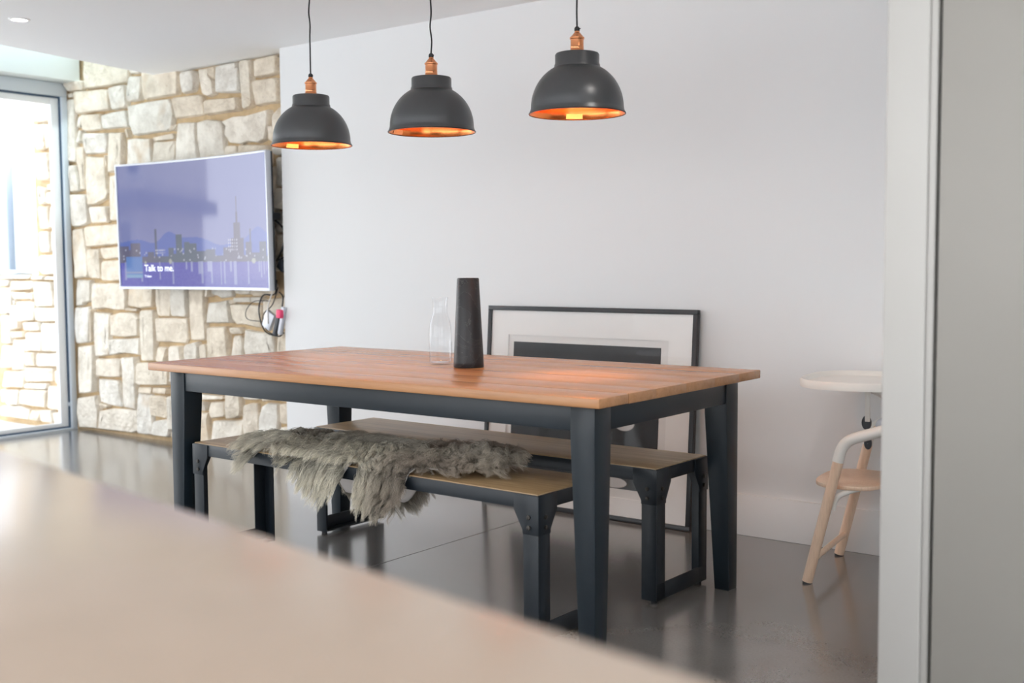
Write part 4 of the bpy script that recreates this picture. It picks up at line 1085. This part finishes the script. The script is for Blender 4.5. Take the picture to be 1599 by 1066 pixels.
def ends(x_):
    # rounded ends: narrow the hide towards both tips
    e0 = sstep(XL, XL + 0.10, x_); e1 = sstep(XR, XR - 0.16, x_) if False else 1 - sstep(XR - 0.16, XR, x_)
    mid = 0.03
    f_, b2 = hb + front_s(x_), hb + back_s(x_)
    k2 = min(e0, e1) ** 0.5
    if x_ < -0.3: c_ = 0.06
    else: c_ = 0.02
    return c_ + (f_ - c_) * k2, -(-c_ + (b2 + c_) * k2 - 0.0)
gv = []; top = []
for i in range(NU + 1):
    x_ = XL + (XR - XL) * i / NU
    f_, b2 = ends(x_)
    for j in range(NV + 1):
        s_ = b2 + (f_ - b2) * j / NV
        p, nrm = drape(x_, s_)
        gv.append((p, nrm, s_))
hv = [tuple(p) for p, nrm, s_ in gv] + [tuple(p - nrm * 0.004) for p, nrm, s_ in gv]
K = (NU + 1) * (NV + 1)
hf = []
idx = lambda i, j: i * (NV + 1) + j
for i in range(NU):
    for j in range(NV):
        hf.append((idx(i, j), idx(i + 1, j), idx(i + 1, j + 1), idx(i, j + 1)))
        hf.append(tuple(K + q for q in (idx(i, j + 1), idx(i + 1, j + 1), idx(i + 1, j), idx(i, j))))
bord = [idx(i, 0) for i in range(NU + 1)] + [idx(NU, j) for j in range(1, NV + 1)] + [idx(i, NV) for i in range(NU - 1, -1, -1)] + [idx(0, j) for j in range(NV - 1, 0, -1)]
for a, b2 in zip(bord, bord[1:] + bord[:1]): hf.append((a, K + a, K + b2, b2))
hide = MB().add(hv, hf).build('hide', M['hide'], sp, angle=180)

rg = np.random.default_rng(11)
NS, NP = 70000, 10
xs = XL + (XR - XL) * rg.random(NS) ** 1.0
fx = np.array([ends(x_) for x_ in xs])
ss = fx[:, 1] + (fx[:, 0] - fx[:, 1]) * rg.random(NS)
roots = np.zeros((NS, 3)); nrm = np.zeros((NS, 3))
for i in range(NS):
    p, n_ = drape(xs[i], ss[i]); roots[i] = p; nrm[i] = n_
# groom: towards the viewer and down, fanning out to the ends; right third is curly and tousled
front = ss > -0.03
def vnoise(x_, y_, f, seed):
    r_ = np.random.default_rng(seed); o = np.zeros_like(x_)
    for k in range(5):
        a, b2, c_ = r_.normal(size=3); o += np.sin(f * (a * x_ + b2 * y_) + 6 * c_)
    return o / 2.2
g = np.zeros((NS, 3))
g[:, 0] = 0.45 * vnoise(xs, ss, 9, 1) + np.where(xs < -0.38, -0.9, 0.0) + np.where(xs > 0.48, 0.7, 0.0) + 0.25
g[:, 1] = np.where(front, -1.0, 0.6 + 0 * ss) + 0.35 * vnoise(xs, ss, 12, 2)
g[:, 2] = np.where(np.abs(ss) > hb - 0.01, -1.1, 0.0)
curly = 1 / (1 + np.exp(-(xs - 0.17) / 0.07))
g[:, 0] += curly * 1.1 * vnoise(xs, ss, 30, 4); g[:, 1] += curly * 1.0 * vnoise(xs, ss, 30, 5)
g /= np.linalg.norm(g, axis=1)[:, None] + 1e-6
hang = np.abs(ss) > hb - 0.01
lift = np.where(hang, 0.30, 0.62) + 0.35 * curly
ln = rg.uniform(0.06, 0.115, NS) * np.where(hang, 1.0, 0.95)
tt = np.linspace(0, 1, NP)
d = g + lift[:, None] * nrm; d /= np.linalg.norm(d, axis=1)[:, None]
P = np.zeros((NS, NP, 3)); P[:, 0] = roots - 0.002 * nrm
cur = d.copy()
step = ln / (NP - 1)
grav = np.where(hang, 0.10, 0.20)
ph = rg.random(NS) * 6.28
# clumps
NC = 2200
cid = rg.choice(NS, NC, replace=False)
from_key = np.stack([xs, ss * 1.0], 1)
best = np.zeros(NS, int)
for a in range(0, NS, 2000):
    dd = ((from_key[a:a + 2000, None, :] - from_key[cid][None]) ** 2).sum(2)
    best[a:a + 2000] = cid[dd.argmin(1)]
wav = vnoise(xs, ss, 40, 8)
for k in range(1, NP):
    cl = cur.copy()
    amp = (0.16 + 0.42 * curly)[:, None]
    w_ = np.stack([np.sin(ph[best] + k * 0.9 + wav * 3), np.cos(ph[best] * 1.7 + k * 0.8), 0.6 * np.sin(ph[best] * 2.3 + k * 0.7)], 1)
    cl = cl + amp * w_ + 0.10 * rg.normal(size=(NS, 3))
    cl[:, 2] -= grav * k / 3.0
    cl /= np.linalg.norm(cl, axis=1)[:, None]
    P[:, k] = P[:, k - 1] + cl * step[:, None]
    cur = 0.7 * cur + 0.3 * cl
# draw the strands together in their clumps towards the tips
off = roots - roots[best]
for k in range(1, NP):
    t = tt[k]
    tgt = P[best, k] + off * 0.25
    P[:, k] = P[:, k] * (1 - 0.62 * t ** 1.2) + tgt * 0.62 * t ** 1.2
P[:, 1:] += 0.0011 * rg.normal(size=(NS, NP - 1, 3))
# keep off the bench: above the seat inside its outline, outside its faces below
inside = (np.abs(P[..., 1]) < hb + 0.002)
lowz = 0.004
z_ = P[..., 2]
near_top = inside & (z_ < lowz) & ((np.abs(roots[:, 1])[:, None] < hb - 0.012) | (z_ > -0.02))
z_[near_top] = lowz + 0.006 * rg.random(near_top.sum())
low = (z_ < 0.002) & (np.abs(P[..., 1]) < hb + 0.006)
sgn = np.where(roots[:, 1:2] > 0, 1.0, -1.0) * np.ones((1, NP))
y_ = P[..., 1]; y_[low] = (sgn * (hb + 0.008))[low]
P[..., 2] = z_; P[..., 1] = y_
hcu = bpy.data.hair_curves.new('fur')
hcu.add_curves([NP] * NS)
hcu.attributes['position'].data.foreach_set('vector', P.astype(np.float32).ravel())
ra = hcu.attributes.new('radius', 'FLOAT', 'POINT') if 'radius' not in hcu.attributes else hcu.attributes['radius']
rad = (0.00046 * (1 - 0.75 * tt ** 2))[None, :] * rg.uniform(0.8, 1.3, NS)[:, None]
ra.data.foreach_set('value', rad.astype(np.float32).ravel())
# colour of each strand: grey-olive fleece with pale tips, browner towards the right
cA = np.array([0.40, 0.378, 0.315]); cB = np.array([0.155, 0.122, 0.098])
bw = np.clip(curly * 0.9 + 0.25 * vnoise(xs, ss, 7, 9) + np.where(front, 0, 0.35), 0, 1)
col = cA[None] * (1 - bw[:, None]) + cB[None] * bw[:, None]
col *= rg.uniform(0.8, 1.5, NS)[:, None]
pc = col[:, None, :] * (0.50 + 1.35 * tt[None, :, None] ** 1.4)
fa = hcu.attributes.new('strand_colour', 'FLOAT_COLOR', 'POINT')
fa.data.foreach_set('color', np.concatenate([pc, np.ones((NS, NP, 1))], 2).astype(np.float32).ravel())
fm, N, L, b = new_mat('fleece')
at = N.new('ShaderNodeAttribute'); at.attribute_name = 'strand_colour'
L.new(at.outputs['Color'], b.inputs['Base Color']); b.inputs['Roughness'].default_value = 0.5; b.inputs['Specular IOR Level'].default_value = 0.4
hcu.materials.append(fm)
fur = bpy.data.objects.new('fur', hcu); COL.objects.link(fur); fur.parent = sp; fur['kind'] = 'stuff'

# ------------------------------------------------------------------ neighbouring house beyond the terrace (seen mirrored in the screen)
ho = thing('house', 'pale rendered neighbouring house mirrored in the television', 'house', (-17.0, -16.3, 0))
MB().box(-3, 3, -6, 5.2, -0.03, 2.0).build('lower_wall', M['render'], ho)
MB().box(-3.5, 3.8, -6.5, 6.2, 2.0, 2.3).build('floor_slab', M['slab'], ho)
MB().box(-3, 2.8, -6, 5.7, 2.3, 5.2).build('upper_wall', M['render'], ho)
MB().box(-3.4, 3.4, -6.5, 6.4, 5.2, 5.5).build('roof', M['slab'], ho)
for y, z0, z1, x1 in ((4.4, 0.7, 1.8, 3.0), (2.8, 0.7, 1.8, 3.0), (0.6, 0.7, 1.8, 3.0), (4.9, 2.6, 3.5, 2.8), (3.0, 2.6, 3.5, 2.8), (0.6, 2.6, 3.5, 2.8)):
    w_ = MB().box(x1 - 0.05, x1 + 0.04, y - 0.5, y + 0.5, z0, z1).build('window', M['alu_white'], ho)
    MB().box(x1 + 0.041, x1 + 0.05, y - 0.43, y + 0.43, z0 + 0.07, z1 - 0.07).build('pane', M['winglass'], w_)
